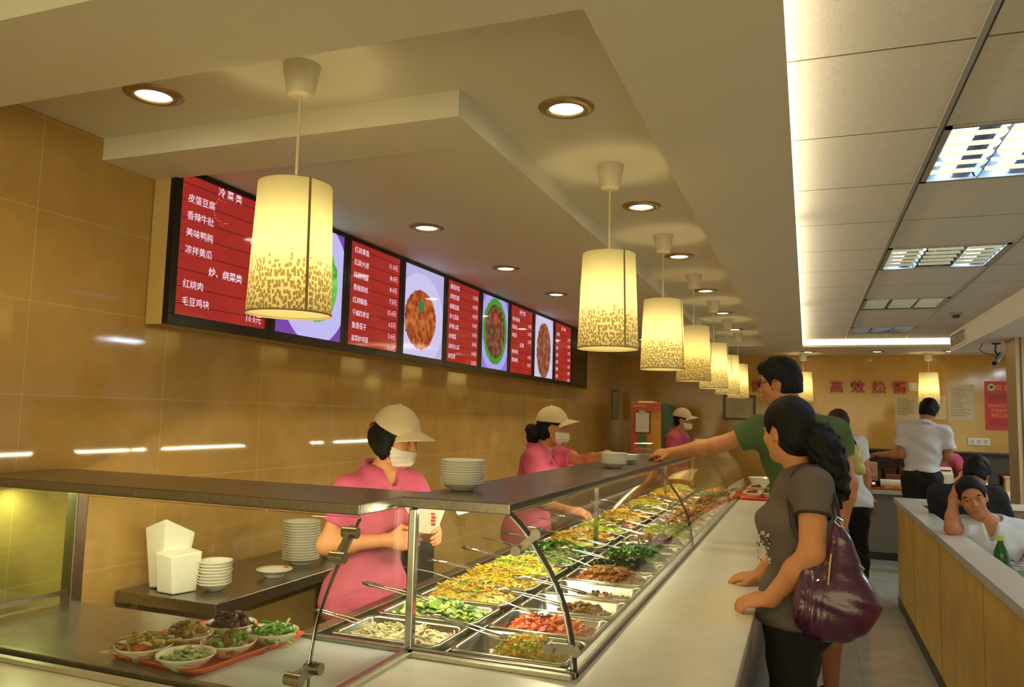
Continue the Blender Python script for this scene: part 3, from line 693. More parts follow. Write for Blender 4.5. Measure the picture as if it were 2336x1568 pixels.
# ------------------------------------------------------------------ plates and bowls
m_porc = mat('white_porcelain', (236, 232, 220), 0.15, var=0.02)
m_print = mat('red_print', (196, 52, 44), 0.4)
BOWL = MB().lathe([(0.0, 0.0), (0.040, 0.0), (0.042, 0.006), (0.062, 0.022), (0.079, 0.045), (0.083, 0.052), (0.081, 0.053), (0.074, 0.043), (0.058, 0.024), (0.036, 0.011), (0.0, 0.010)], n=36)
SAUC = MB().lathe([(0.0, 0.0), (0.052, 0.0), (0.054, 0.005), (0.078, 0.018), (0.096, 0.027), (0.099, 0.029), (0.097, 0.031), (0.076, 0.023), (0.050, 0.010), (0.0, 0.008)], n=36)
CUP = MB().lathe([(0.0, 0.0), (0.026, 0.0), (0.028, 0.004), (0.040, 0.03), (0.046, 0.05), (0.044, 0.05), (0.037, 0.03), (0.024, 0.007), (0.0, 0.006)], n=24)
bowl_me = mesh_of('bowl', BOWL, m_porc); saucer_me = mesh_of('plate', SAUC, m_porc); cup_me = mesh_of('cup', CUP, m_porc)
for me in (bowl_me, saucer_me, cup_me): me.polygons.foreach_set('use_smooth', [True]*len(me.polygons))
def print_mb(r, z, a0=-1.9, wd=0.5):
    q = MB()
    for k in range(4):
        a = a0+k*wd/4; q.obox((r*math.cos(a), r*math.sin(a), z), (-math.sin(a), math.cos(a), 0), (math.cos(a), math.sin(a), .9), (math.cos(a), math.sin(a), -1), .006, .004+.002*(k % 2), .0006)
    return q
def dish(name, me, x, y, z, label, cat, group=None, rz=0.0, print_r=None, tilt=(0, 0)):
    o = bpy.data.objects.new(name, me); COL.objects.link(o); o.location = (x, y, z); o.rotation_euler = (tilt[0], tilt[1], rz)
    tag(o, label, cat, group)
    if print_r: obj('printed_mark', print_mb(*print_r), m_print, o)
    return o
rg = random.Random(7)
NTH = lambda i, n: 'lowest' if i == 0 else ('topmost' if i == n-1 else '%s from the bottom' % ORD[i])
def stack(name, me, x, y, z, n, pitch, what, cat, group, sc=1.0, zs=1.0, pr=None):
    for i in range(n):
        o = dish(name, me, x+rg.uniform(-.002, .002), y+rg.uniform(-.002, .002), z+i*pitch, '%s, %s' % (what, NTH(i, n)), cat, group, rg.uniform(0, 6), None)
        o.scale = (sc, sc, zs)
        if pr and i == n-1: o.rotation_euler.z = 0; obj('printed_mark', print_mb(*pr), m_print, o)
stack('plate', bowl_me, -1.005, 2.235, ZS+.001, 10, 0.0076, 'white plate stacked on the case shelf nearest the camera', 'plate', 'plates on the near end of the shelf', .85, .5)
stack('bowl', bowl_me, -0.86, 3.66, ZS+.001, 7, 0.0076, 'white bowl stacked on the shelf under the reaching hand', 'bowl', 'bowls on the middle of the shelf', .78, .5)
stack('bowl', bowl_me, -0.885, 4.05, ZS+.001, 4, 0.0076, 'white bowl in the low stack behind taller shelf bowls', 'bowl', 'bowls behind the middle stack', .78, .5)
stack('plate', saucer_me, -2.24, 3.15, 0.801, 15, 0.0122, 'white plate in the tall workbench stack', 'plate', 'tall stack of plates on the workbench', .88)
stack('cup', cup_me, -2.22, 3.36, 0.801, 5, 0.013, 'small white cup stacked beside the tall plates', 'cup', 'small cups on the workbench', 1.2)
stack('bowl', bowl_me, -2.21, 2.545, 0.801, 8, 0.0120, 'white bowl stacked beside the white workbench carton', 'bowl', 'bowls beside the carton', .80, .62, (0.077, 0.05, -1.3, .5))
dish('bowl', saucer_me, -2.165, 2.86, 0.801, 'single shallow white dish with red print alone on the workbench', 'bowl', None, 0, (0.084, 0.026, 1.2, .4)).scale = (.78, .78, 1.1)
# white paper carton with its tall lid standing open
ct = thing('carton', 'white paper carton with raised lid on the near corner of the workbench', 'carton', (-2.33, 2.46, 0.80))
def rbox(x0, y0, x1, y1, z0, z1, r): return MB().prism([(x0+r, y0), (x1-r, y0), (x1, y0+r), (x1, y1-r), (x1-r, y1), (x0+r, y1), (x0, y1-r), (x0, y0+r)], 'z', z0, z1)
bx = MB(); bx.add([(-2.375, 2.415, .801), (-2.285, 2.405, .801), (-2.255, 2.50, .801), (-2.345, 2.515, .801), (-2.39, 2.41, .955), (-2.29, 2.395, .945), (-2.245, 2.51, .955), (-2.345, 2.53, .965)],
       [(3, 2, 1, 0), (4, 5, 6, 7), (0, 1, 5, 4), (1, 2, 6, 5), (2, 3, 7, 6), (3, 0, 4, 7)])
m_card = mat('white_card', (238, 236, 222), 0.6, var=0.02)
wobj('box_body', bx, m_card, ct, bev=0.006)
ld = MB(); ld.add([(-2.455, 2.455, .801), (-2.385, 2.45, .81), (-2.36, 2.545, .81), (-2.43, 2.555, .801), (-2.47, 2.43, 1.04), (-2.35, 2.415, 1.085), (-2.305, 2.53, 1.02), (-2.41, 2.55, 1.03)],
       [(3, 2, 1, 0), (4, 5, 6, 7), (0, 1, 5, 4), (1, 2, 6, 5), (2, 3, 7, 6), (3, 0, 4, 7)])
wobj('lid', ld, m_card, ct, bev=0.006)

# ------------------------------------------------------------------ food
FM = {}
def fm(name, rgb, rough=0.35, sss=0.0):
    return mat('food_'+name, rgb, rough, var=0.18, scale=90, spec=0.5)
def ico(r):
    t = (1+5**.5)/2; v = [(-1, t, 0), (1, t, 0), (-1, -t, 0), (1, -t, 0), (0, -1, t), (0, 1, t), (0, -1, -t), (0, 1, -t), (t, 0, -1), (t, 0, 1), (-t, 0, -1), (-t, 0, 1)]
    f = [(0, 11, 5), (0, 5, 1), (0, 1, 7), (0, 7, 10), (0, 10, 11), (1, 5, 9), (5, 11, 4), (11, 10, 2), (10, 7, 6), (7, 1, 8), (3, 9, 4), (3, 4, 2), (3, 2, 6), (3, 6, 8), (3, 8, 9), (4, 9, 5), (2, 4, 11), (6, 2, 10), (8, 6, 7), (9, 8, 1)]
    return [Vector(p).normalized()*r for p in v], f
def heap_z(u, v, hgt, q):
    e = 1-min(1, (abs(u)**2.6+abs(v)**2.6)); return hgt*(e**q)
def heap(kind, sx, sy, hgt, n, size, nm, seedv, off=(0, 0), fill=1.0):
    """a pile of loose pieces over a low mound, all within the pan"""
    rr = random.Random(seedv); mb = MB(); G = 14
    ring = []
    for i in range(G+1):
        for j in range(G+1):
            u, v = -1+2*i/G, -1+2*j/G
            ring.append((off[0]+u*sx*fill, off[1]+v*sy*fill, heap_z(u, v, hgt*0.86, 0.75)))
    mb.add(ring, [(i*(G+1)+j, (i+1)*(G+1)+j, (i+1)*(G+1)+j+1, i*(G+1)+j+1) for i in range(G) for j in range(G)], 0)
    for _ in range(n):
        u, v = rr.uniform(-1, 1), rr.uniform(-1, 1)
        x, y = off[0]+u*sx*.93*fill, off[1]+v*sy*.93*fill; z = heap_z(u, v, hgt, .75)+rr.uniform(-.2, .35)*size
        R = Matrix.Rotation(rr.uniform(0, 6.28), 3, 'Z') @ Matrix.Rotation(rr.uniform(-.6, .6), 3, 'X') @ Matrix.Rotation(rr.uniform(-.6, .6), 3, 'Y')
        c = Vector((x, y, z)); s = size*rr.uniform(.7, 1.3); mi = rr.choice(nm)
        if kind == 'cube': mb.obox(c, R @ Vector((1, 0, 0)), R @ Vector((0, 1, 0)), R @ Vector((0, 0, 1)), s*.5, s*.45, s*.4, mi)
        elif kind == 'chunk':
            vs, fs = ico(s*.55); k = [rr.uniform(.65, 1.3) for _ in vs]
            mb.add([c+R @ Vector((p.x*k_*1.15, p.y*k_*.95, p.z*k_*.7)) for p, k_ in zip(vs, k)], fs, mi)
        elif kind == 'strip':
            L = s*rr.uniform(2.2, 4.5); b = rr.uniform(-.5, .5)*L; pts = []
            for k in range(5):
                t = k/4-.5; pts.append(c+R @ Vector((t*L, b*(t*t-.1), abs(t)*-.15*L)))
            mb.tube(pts, s*.22, 5, mi)
        elif kind == 'slice':
            nn = 10; vs = []
            for zz in (-.1, .1):
                for k in range(nn): a = 2*PI*k/nn; vs.append(c+R @ Vector((s*.8*math.cos(a), s*.55*math.sin(a), zz*s+.12*s*math.cos(2*a))))
            mb.add(vs, [tuple(range(nn))[::-1], tuple(range(nn, 2*nn))]+[(k, (k+1) % nn, nn+(k+1) % nn, nn+k) for k in range(nn)], mi)
        elif kind == 'leaf':
            vs = []; w = s*.45
            for t in (-1, -.4, .3, 1):
                ww = w*(1-abs(t)**2*.8); z0 = rr.uniform(-.2, .3)*s
                for sd in (-1, 0, 1): vs.append(c+R @ Vector((t*s*.9, sd*ww, z0+abs(sd)*s*.15)))
            fs = []
            for i in range(3):
                for j in range(2): fs.append((i*3+j, i*3+j+1, (i+1)*3+j+1, (i+1)*3+j))
            mb.add(vs, fs, mi)
    return mb
FOODS = {   # kind, height, count, size, palette
 'corn': ('yellow diced corn with carrot and peas', 'cube', .050, 620, .0095, [(214, 186, 40), (226, 204, 60), (206, 168, 36), (226, 130, 40), (120, 160, 50)]),
 'ham': ('orange-red diced tomato and ham', 'chunk', .045, 260, .018, [(214, 92, 40), (232, 112, 52), (196, 70, 34), (236, 140, 80)]),
 'mince': ('brown meatballs and minced meat', 'chunk', .028, 120, .019, [(130, 84, 40), (106, 66, 30), (150, 104, 56)]),
 'scraps': ('a few dark leftover scraps', 'chunk', .014, 40, .015, [(96, 66, 34), (140, 106, 54), (90, 100, 50)]),
 'chicken': ('golden-brown fried chicken cubes', 'chunk', .055, 260, .019, [(170, 104, 34), (142, 80, 26), (196, 134, 54), (120, 64, 24)]),
 'darkleaf': ('dark braised greens', 'leaf', .050, 200, .024, [(62, 66, 26), (86, 62, 30), (46, 52, 24), (104, 84, 44)]),
 'noodles': ('pale glass noodles in broth', 'strip', .020, 300, .010, [(222, 214, 170), (186, 180, 130), (222, 216, 186), (170, 120, 70)]),
 'cucumber': ('sliced cucumber and egg', 'slice', .045, 170, .022, [(120, 156, 60), (196, 206, 120), (60, 104, 40), (214, 214, 150)]),
 'sprouts': ('stir-fried bean sprouts and shredded carrot', 'strip', .072, 620, .0095, [(196, 166, 60), (166, 136, 44), (214, 190, 92), (180, 108, 40), (120, 140, 54)]),
 'tofu': ('yellow shredded dried tofu', 'strip', .074, 520, .011, [(200, 168, 48), (216, 190, 68), (168, 138, 38)]),
 'cabbage': ('yellow-green shredded cabbage', 'strip', .066, 460, .012, [(178, 190, 62), (202, 208, 92), (150, 168, 48), (214, 150, 50)]),
 'greens': ('bright green stir-fried leaves', 'leaf', .050, 220, .024, [(86, 136, 46), (112, 156, 60), (62, 108, 38), (136, 168, 84)]),
 'eggs': ('orange-yellow scrambled egg', 'chunk', .050, 220, .021, [(222, 160, 50), (206, 136, 40), (232, 184, 84)]),
 'beans': ('green beans cut in lengths', 'strip', .045, 230, .013, [(110, 130, 50), (136, 150, 66), (86, 104, 40)]),
 'pork': ('reddish braised pork pieces', 'chunk', .045, 170, .024, [(150, 76, 42), (120, 58, 34), (176, 104, 62)]),
 'fish': ('breaded golden fillets', 'slice', .040, 70, .036, [(196, 150, 66), (176, 124, 50), (210, 170, 92)])}
def food_mesh(key, sx, sy, seedv, dens=1.0, off=(0, 0), fill=1.0, hs=1.0):
    d, kind, hgt, n, size, pal = FOODS[key]
    ms = [fm('%s_%d' % (key, i), c) for i, c in enumerate(pal)]
    return mesh_of('food', heap(kind, sx, sy, hgt*hs, int(n*dens), size, list(range(len(pal))), seedv, off, fill), ms)
# pans -------------------------------------------------------------
PL_, PWD = 0.36, 0.238
def pan_mesh(L, Wd, dep=0.052):
    mb = MB(); r = 0.03; nseg = 4
    def ring(hx, hy, rr_, z):
        out = []
        for cx, cy, a0 in ((hx-rr_, hy-rr_, 0), (-hx+rr_, hy-rr_, PI/2), (-hx+rr_, -hy+rr_, PI), (hx-rr_, -hy+rr_, 1.5*PI)):
            for k in range(nseg+1): a = a0+PI/2*k/nseg; out.append((cx+rr_*math.cos(a), cy+rr_*math.sin(a), z))
        return out
    hx, hy = L/2, Wd/2
    rings = [ring(hx, hy, r, -.004), ring(hx, hy, r, 0), ring(hx-.004, hy-.004, r, .003), ring(hx-.012, hy-.012, r*.9, .002), ring(hx-.016, hy-.016, r*.85, -.006), ring(hx-.026, hy-.024, r*.8, -dep+.006), ring(hx-.034, hy-.032, r*.7, -dep)]
    n = len(rings[0]); vs = [p for q in rings for p in q]
    fs = [(i*n+k, i*n+(k+1) % n, (i+1)*n+(k+1) % n, (i+1)*n+k) for i in range(len(rings)-1) for k in range(n)]+[tuple((len(rings)-1)*n+k for k in range(n))]
    mb.add(vs, fs); return mb
m_pan = mat('polished_pan_steel', (170, 166, 150), 0.24, 1.0, var=0.05)
panA = mesh_of('food_pan', pan_mesh(0.352, PWD), m_pan); panB = mesh_of('food_pan', pan_mesh(0.338, PWD), m_pan)
for me in (panA, panB): me.polygons.foreach_set('use_smooth', [True]*len(me.polygons))
ROWA = ['noodles', 'cucumber', 'sprouts', 'tofu', 'cabbage', 'beans', 'greens', 'sprouts', 'eggs', 'cabbage', 'pork', 'tofu', 'eggs', 'beans', 'cabbage', 'sprouts', 'greens', 'eggs', 'tofu', 'pork', 'cabbage']
ROWB = ['corn', 'ham', 'mince', 'scraps', 'chicken', 'darkleaf', 'greens', 'beans', 'pork', 'cabbage', 'beans', 'fish', 'chicken', 'fish', 'eggs', 'fish', 'pork', 'ham', 'greens', 'fish', 'eggs']
m_tong = mat('tong_steel', (200, 196, 184), 0.15, 1.0)
m_grip = mat('dark_tong_grip', (58, 50, 42), 0.4)
def tongs_mb():
    arms = []
    for s_ in (-1, 1):
        a = MB(); pts = []
        for k in range(9):
            t = k/8; pts.append((-0.30+0.32*t, s_*(0.004+.016*math.sin(t*PI*.75)), 0.055*(1-t)**1.3+.012*math.sin(t*PI)))
        a.tube(pts, [.0045, .005, .0055, .0055, .005, .005, .006, .009, .004], 8, flat=.55); arms.append(a)
    g_ = MB().tube([(-0.31, 0, .056), (-0.285, 0, .055), (-.22, 0, .046)], [.006, .011, .008], 8)
    return arms, g_
TA, TG = tongs_mb()
ta_me = [mesh_of('tong_arm', a, m_tong) for a in TA]; tg_me = mesh_of('hinge', TG, m_tong); tgd_me = mesh_of('grip', TG, m_grip)
for me in ta_me+[tg_me, tgd_me]: me.polygons.foreach_set('use_smooth', [True]*len(me.polygons))
SPM = MB().tube([(-0.30, 0, .07), (-.16, 0, .052), (-.04, 0, .016), (0, 0, .008)], [.006, .005, .0055, .009], 8, flat=.6)
SPB = MB().lathe([(0.0, -.004), (.02, 0), (.031, .009), (.030, .010), (.019, .003), (0, 0)], c=(0.024, 0, .004), n=16)
sp_h = mesh_of('handle', SPM, m_tong); sp_b = mesh_of('bowl_end', SPB, m_tong)
for me in (sp_h, sp_b): me.polygons.foreach_set('use_smooth', [True]*len(me.polygons))
def child(name, me, parent):
    o = bpy.data.objects.new(name, me); COL.objects.link(o); o.parent = parent; return o
def utensil(i, x, y, z, rz, tilt, label, grip):
    spoon = (i % 3 == 2)
    t = thing('serving_spoon' if spoon else 'serving_tongs', label, 'spoon' if spoon else 'tongs', (x, y, z), 0, 'serving utensils in the food pans')
    t.rotation_euler = (0, tilt, rz); t.scale = (.86, .8, .8)
    if spoon: child('handle', sp_h, t); child('bowl_end', sp_b, t)
    else:
        for me in ta_me: child('tong_arm', me, t)
        child('grip' if grip else 'hinge', tgd_me if grip else tg_me, t)
    return t
cache = {}; NP = 21; PITCH = 0.2645; ZP = 0.876
for row, names in (('A', ROWA), ('B', ROWB)):
    side = 'staff-side' if row == 'A' else 'customer-side'
    for i in range(NP):
        y = 2.118+PITCH*i; x = -1.138 if row == 'A' else -0.759; key = names[i]; d = FOODS[key][0]
        o = bpy.data.objects.new('food_pan', panA if row == 'A' else panB); COL.objects.link(o); o.location = (x, y, ZP)
        tag(o, 'steel pan of %s, %s in the %s row' % (d, ORD[i], side), 'food pan', 'food pans in the hot display case')
        near = i < 7; ck = (key, row, near, i % 2 if not near else i)
        if ck not in cache:
            sx, sy = (0.150 if row == 'A' else 0.142), 0.094
            off = (0, 0); fill = 1.08 if row == 'A' and 1 < i < 5 else 1.0; hs = 1.0
            if key == 'corn': off = (0.03, 0); fill = .74
            if key == 'mince': off = (0.035, 0); fill = .62
            if key == 'scraps': off = (0.03, 0); fill = .7
            if key == 'ham': fill = .92; hs = .8
            cache[ck] = food_mesh(key, sx, sy, 11+i*7+(row == 'B')*100, 1.0 if near else .45, off, fill, hs)
        f = bpy.data.objects.new('food', cache[ck]); COL.objects.link(f); f.location = (x, y, ZP-.020 if key == 'noodles' else (ZP-.028 if FOODS[key][2] < .03 else ZP-.022))
        tag(f, '%s, in the %s %s pan' % (d, ORD[i], side), 'food', None, 'stuff')
        z0 = ZP+(.012 if FOODS[key][2] > .03 else -.02)
        far = i > 14
        if not far:
            utensil(i+(0 if row == 'A' else 1), x+(-.02 if row == 'A' else -.04), y+.01*((i*7) % 5-2), z0+.006, .10+.12*((i*5) % 4-1.5)*.5, .0, '%s in the %s, %s %s pan' % ('spoon' if (i+(row == 'B')) % 3 == 2 else 'tongs', d, ORD[i], side), row == 'A' and i in (1, 2, 6))
# ------------------------------------------------------------------ the orange sample tray with six dishes
m_tray = mat('orange_plastic_tray', (232, 96, 34), 0.25, var=0.04)
def tray_mb(L, Wd, hgt=0.022):
    mb = MB(); nseg = 5
    def ring(hx, hy, rr_, z):
        out = []
        for cx, cy, a0 in ((hx-rr_, hy-rr_, 0), (-hx+rr_, hy-rr_, PI/2), (-hx+rr_, -hy+rr_, PI), (hx-rr_, -hy+rr_, 1.5*PI)):
            for k in range(nseg+1): a = a0+PI/2*k/nseg; out.append((cx+rr_*math.cos(a), cy+rr_*math.sin(a), z))
        return out
    hx, hy = L/2, Wd/2
    rings = [ring(hx-.02, hy-.02, .03, 0), ring(hx-.004, hy-.004, .034, hgt-.004), ring(hx, hy, .036, hgt), ring(hx-.003, hy-.003, .034, hgt+.002), ring(hx-.012, hy-.012, .03, hgt-.001), ring(hx-.026, hy-.026, .026, .004)]
    n = len(rings[0]); vs = [p for q in rings for p in q]
    fs = [tuple(range(n))[::-1]]+[(i*n+k, i*n+(k+1) % n, (i+1)*n+(k+1) % n, (i+1)*n+k) for i in range(len(rings)-1) for k in range(n)]+[tuple((len(rings)-1)*n+k for k in range(n))]
    mb.add(vs, fs); return mb
tray_me = mesh_of('tray', tray_mb(0.40, 0.36), m_tray)
tr = bpy.data.objects.new('tray', tray_me); COL.objects.link(tr); tr.location = (-1.545, 1.775, ZL+.002); tr.scale = (.86, 1.16, .8); tr.rotation_euler = (0, 0, -.09)
tag(tr, 'orange plastic tray of six sample dishes in the left glass case', 'tray')
SIX = [(-1.62, 1.618, 'carrot', 'sliced pork with carrot and onion', 'strip', .038, 70, .017, [(206, 110, 50), (200, 186, 130), (150, 150, 70), (120, 84, 44)]),
       (-1.602, 1.745, 'mushroom', 'brown stewed mushrooms and meat', 'chunk', .036, 46, .022, [(150, 112, 64), (120, 92, 50), (166, 140, 84)]),
       (-1.468, 1.604, 'soup', 'pale green vegetable soup', 'slice', .010, 46, .013, [(150, 166, 110), (176, 186, 136), (120, 146, 96), (206, 210, 170)]),
       (-1.448, 1.735, 'stew', 'braised meat topped with green chopped vegetables', 'chunk', .038, 56, .019, [(130, 76, 50), (110, 150, 56), (166, 100, 70), (96, 140, 50)]),
       (-1.565, 1.880, 'aubergine', 'dark purple-brown glazed pieces', 'chunk', .036, 44, .024, [(64, 36, 38), (86, 52, 48), (50, 30, 30)]),
       (-1.412, 1.872, 'leafgreens', 'bright green boiled greens', 'strip', .026, 46, .020, [(110, 170, 70), (84, 146, 52), (170, 200, 120)])]
for k, (x, y, key, d, kind, hgt, n, size, pal) in enumerate(SIX):
    o = dish('bowl', bowl_me, x, y, ZL+.0065, 'white bowl of %s on the orange sample tray' % d, 'bowl', 'sample bowls on the orange tray', 0, None); o.scale = (.87, .87, .72)
    f = obj('food', heap(kind, .052, .052, hgt*.9, n, size, list(range(len(pal))), 50+k), [fm('%s_%d' % (key, i), c) for i, c in enumerate(pal)])
    f.location = (x, y, ZL+.029 if key != 'soup' else ZL+.033); tag(f, '%s in a white bowl on the orange sample tray' % d, 'food', None, 'stuff')
# orange trays with dishes on the far end of the ledge
for k, (x, y, rz) in enumerate(((-0.385, 7.12, 0.05), (-0.385, 7.72, -0.03))):
    o = bpy.data.objects.new('tray', tray_me); COL.objects.link(o); o.location = (x, y, ZL+.001); o.rotation_euler = (0, 0, rz); o.scale = (.85, 1.1, 1)
    tag(o, 'orange tray on the white ledge beside the man in green, %s' % ('the nearer one' if k == 0 else 'the farther one'), 'tray')
    for q, (dx, dy, key) in enumerate(((-.06, -.08, 'pork'), (.07, .02, 'greens'), (-.05, .10, 'mince'))):
        dish('bowl', bowl_me, x+dx, y+dy, ZL+.0065, 'white bowl on the %s orange ledge tray with %s' % (('nearer', 'farther')[k], FOODS[key][0]), 'bowl', 'bowls on the ledge trays')
        f = bpy.data.objects.new('food', food_mesh(key, .055, .055, 200+q, .25, hs=.7)); COL.objects.link(f); f.location = (x+dx, y+dy, ZL+.036)
        tag(f, '%s in a bowl on the %s orange ledge tray' % (FOODS[key][0], ('nearer', 'farther')[k]), 'food', None, 'stuff')
# big soup bowl behind the end of the case
dish('bowl', mesh_of('bowl', MB().lathe([(0.0, 0.0), (.07, 0), (.11, .03), (.145, .09), (.15, .10), (.146, .10), (.105, .035), (0, .012)], n=32), m_porc), -0.42, 8.35, ZL+.001, 'large white bowl on the ledge past the end of the glass case', 'bowl')
# ------------------------------------------------------------------ people
SKIN = (206, 142, 98); SKIN2 = (190, 128, 90)
m_skin = mat('skin', SKIN, 0.5, var=0.04, scale=14, sss=0.08, spec=0.35)
m_skin2 = mat('skin_tanned', SKIN2, 0.5, var=0.04, scale=14, sss=0.08, spec=0.35)
m_hair = mat('black_hair', (13, 10, 9), 0.55, spec=.25, var=0.35, scale=120, bump=0.4, bscale=170)
m_hairb = mat('auburn_hair', (58, 26, 16), 0.5, spec=.3, var=0.3, scale=120, bump=0.5, bscale=170)
m_eye = mat('eye_dark', (26, 18, 14), 0.15)
m_eyew = mat('eye_white', (224, 218, 208), 0.25)
m_lip = mat('lips', (166, 84, 72), 0.4)
m_pink = mat('pink_polo_cloth', (196, 84, 116), 0.8, var=0.06, scale=8, bump=0.15, bscale=220)
m_beige = mat('beige_cap_cloth', (214, 196, 162), 0.85, var=0.05, scale=20, bump=0.15, bscale=260)
m_mask = mat('white_mask_cloth', (226, 218, 206), 0.85, var=0.02)
m_black = mat('black_cloth', (24, 23, 25), 0.85, var=0.15, bump=0.1, bscale=120)
def N(v): v = Vector(v); return v.normalized()
def frame(f, u):
    f = N(f); u = Vector(u); u = N(u-f*u.dot(f)); l = u.cross(f); return f, l, u      # forward, left, up
class Fig: pass
def figure(pelvis, neck, face, H=1.62, female=True, headc=None, headf=None, headu=(0, 0, 1)):
    g = Fig(); g.s = H/1.65; g.female = female
    g.pel = Vector(pelvis); g.neck = Vector(neck); up_ = N(g.neck-g.pel)
    g.f, g.l, g.u = frame(face, up_); s = g.s
    hw = (0.152 if female else 0.178)*s
    g.sL = g.neck+g.l*hw-g.u*.052*s; g.sR = g.neck-g.l*hw-g.u*.052*s
    g.hf, g.hl, g.hu = frame(headf or face, headu)
    g.hc = Vector(headc) if headc else g.neck+Vector((0, 0, .165*s))+g.f*.02
    g.hs = 0.9*(H/1.65)**.4
    for sd, m in (('L', 1), ('R', -1)):
        sh = g.sL if sd == 'L' else g.sR
        setattr(g, 'e'+sd, sh-g.u*.27*s+g.l*m*.03); setattr(g, 'w'+sd, sh-g.u*.50*s+g.l*m*.03+g.f*.06)
        hp = g.pel+g.l*m*.085*s-g.u*.04; setattr(g, 'h'+sd, hp)
        setattr(g, 'k'+sd, Vector((hp.x, hp.y, .47*s))+g.f*.02); setattr(g, 'a'+sd, Vector((hp.x, hp.y, .075*s))-g.f*.02)
    return g
def torso(g, inf=0.0, k=.05):
    s = g.s; M_ = (g.f, g.l, g.u); P = lambda t, fo=0, lo=0: g.pel.lerp(g.neck, t)+g.f*fo*s+g.l*lo*s
    F = g.female; o = []
    def e(t, r, fo=0, lo=0): o.append(el(P(t, fo, lo), [v*s+inf for v in r], M_, k))
    e(0.0, (.115, .168 if F else .160, .12), -.005); e(.30, (.092, .128 if F else .148, .15), .0)
    e(.62, (.105, .145 if F else .168, .16), .0); e(.83, (.080, .138 if F else .160, .085), -.012)
    e(-.06, (.10, .08, .09), -.045, .07); e(-.06, (.10, .08, .09), -.045, -.07)
    if F: e(.62, (.060, .062, .065), .078, .065); e(.62, (.060, .062, .065), .078, -.065)
    for sh in (g.sL, g.sR): o.append(rc(P(.94), sh, .050*s+inf, .046*s+inf, k))
    return o
def arm(g, sd, inf=0.0, k=.03, t0=0.0, t1=1.0, lower=True):
    s = g.s*(0.92 if g.female else 1.0)*getattr(g, 'ak', 1.0); sh, e, w_ = getattr(g, 's'+sd), getattr(g, 'e'+sd), getattr(g, 'w'+sd); o = []
    o.append(rc(sh, e, .048*s+inf, .039*s+inf, k))
    if lower: m = e.lerp(w_, .35); o += [rc(e, m, .039*s+inf, .039*s+inf, k), rc(m, w_, .039*s+inf, .026*s+inf, k)]
    return o
def leg(g, sd, inf=0.0, k=.04):
    s = g.s; hp, kn, an = getattr(g, 'h'+sd), getattr(g, 'k'+sd), getattr(g, 'a'+sd)
    m = kn.lerp(an, .3)-g.f*.012
    return [rc(hp, kn, .088*s+inf, .054*s+inf, k), rc(kn, m, .052*s+inf, .055*s+inf, k), rc(m, an, .055*s+inf, .034*s+inf, k)]
def foot(g, sd):
    an = getattr(g, 'a'+sd); ff = N((g.f.x, g.f.y, 0)); z = .035
    return [rc((an.x-ff.x*.03, an.y-ff.y*.03, z), (an.x+ff.x*.14, an.y+ff.y*.14, z-.008), .036, .030, .03)]
def hand(w_, d, pn, th, s=1.0, curl=0.4, thumb=0.5, spread=0.10, curls=None):
    """palm and five fingers; d = pointing direction, pn = out of the back of the hand, th = towards the thumb side"""
    d = N(d); pn = Vector(pn); pn = N(pn-d*pn.dot(d)); th = Vector(th); th = N(th-d*th.dot(d)-pn*th.dot(pn)); w_ = Vector(w_); o = []
    o.append(el(w_+d*.045*s, (.052*s, .040*s, .016*s), (d, th, pn), .012))
    o.append(el(w_+d*.066*s, (.026*s, .041*s, .013*s), (d, th, pn), .012))
    o.append(rc(w_-d*.012*s, w_+d*.025*s, .023*s, .021*s, .02))
    for i, (of, L) in enumerate(((.030, .074), (.010, .082), (-.010, .076), (-.029, .060))):
        c = curls[i] if curls else curl; a = 0.0
        p = w_+d*.082*s+th*of*s; dd = N(d+th*spread*(1.5-i)*.5)
        for j, fr_ in enumerate((.45, .32, .25)):
            a += c*(0.75, 1.0, .7)[j]
            q = p+(dd*math.cos(a)-pn*math.sin(a))*L*fr_*s; r = (.0092, .0086, .0078, .007)[j]*s; r1 = (.0086, .0080, .0068)[j]*s
            o.append(rc(p, q, r, r1, .005)); p = q
    p = w_+d*.018*s+th*.026*s; q = p+(d*.6+th*.75-pn*.25*thumb).normalized()*.042*s
    o.append(rc(p, q, .014*s, .0105*s, .010))
    q2 = q+(d*.9+th*(.45-thumb*.7)-pn*.5*thumb).normalized()*.032*s; o.append(rc(q, q2, .0105*s, .009*s, .004))
    q3 = q2+(d*.95+th*(.2-thumb*.7)-pn*.55*thumb).normalized()*.024*s; o.append(rc(q2, q3, .009*s, .0075*s, .004))
    return o
def hp(g, fo, lo, uo): return g.hc+(g.hf*fo+g.hl*lo+g.hu*uo)*g.hs
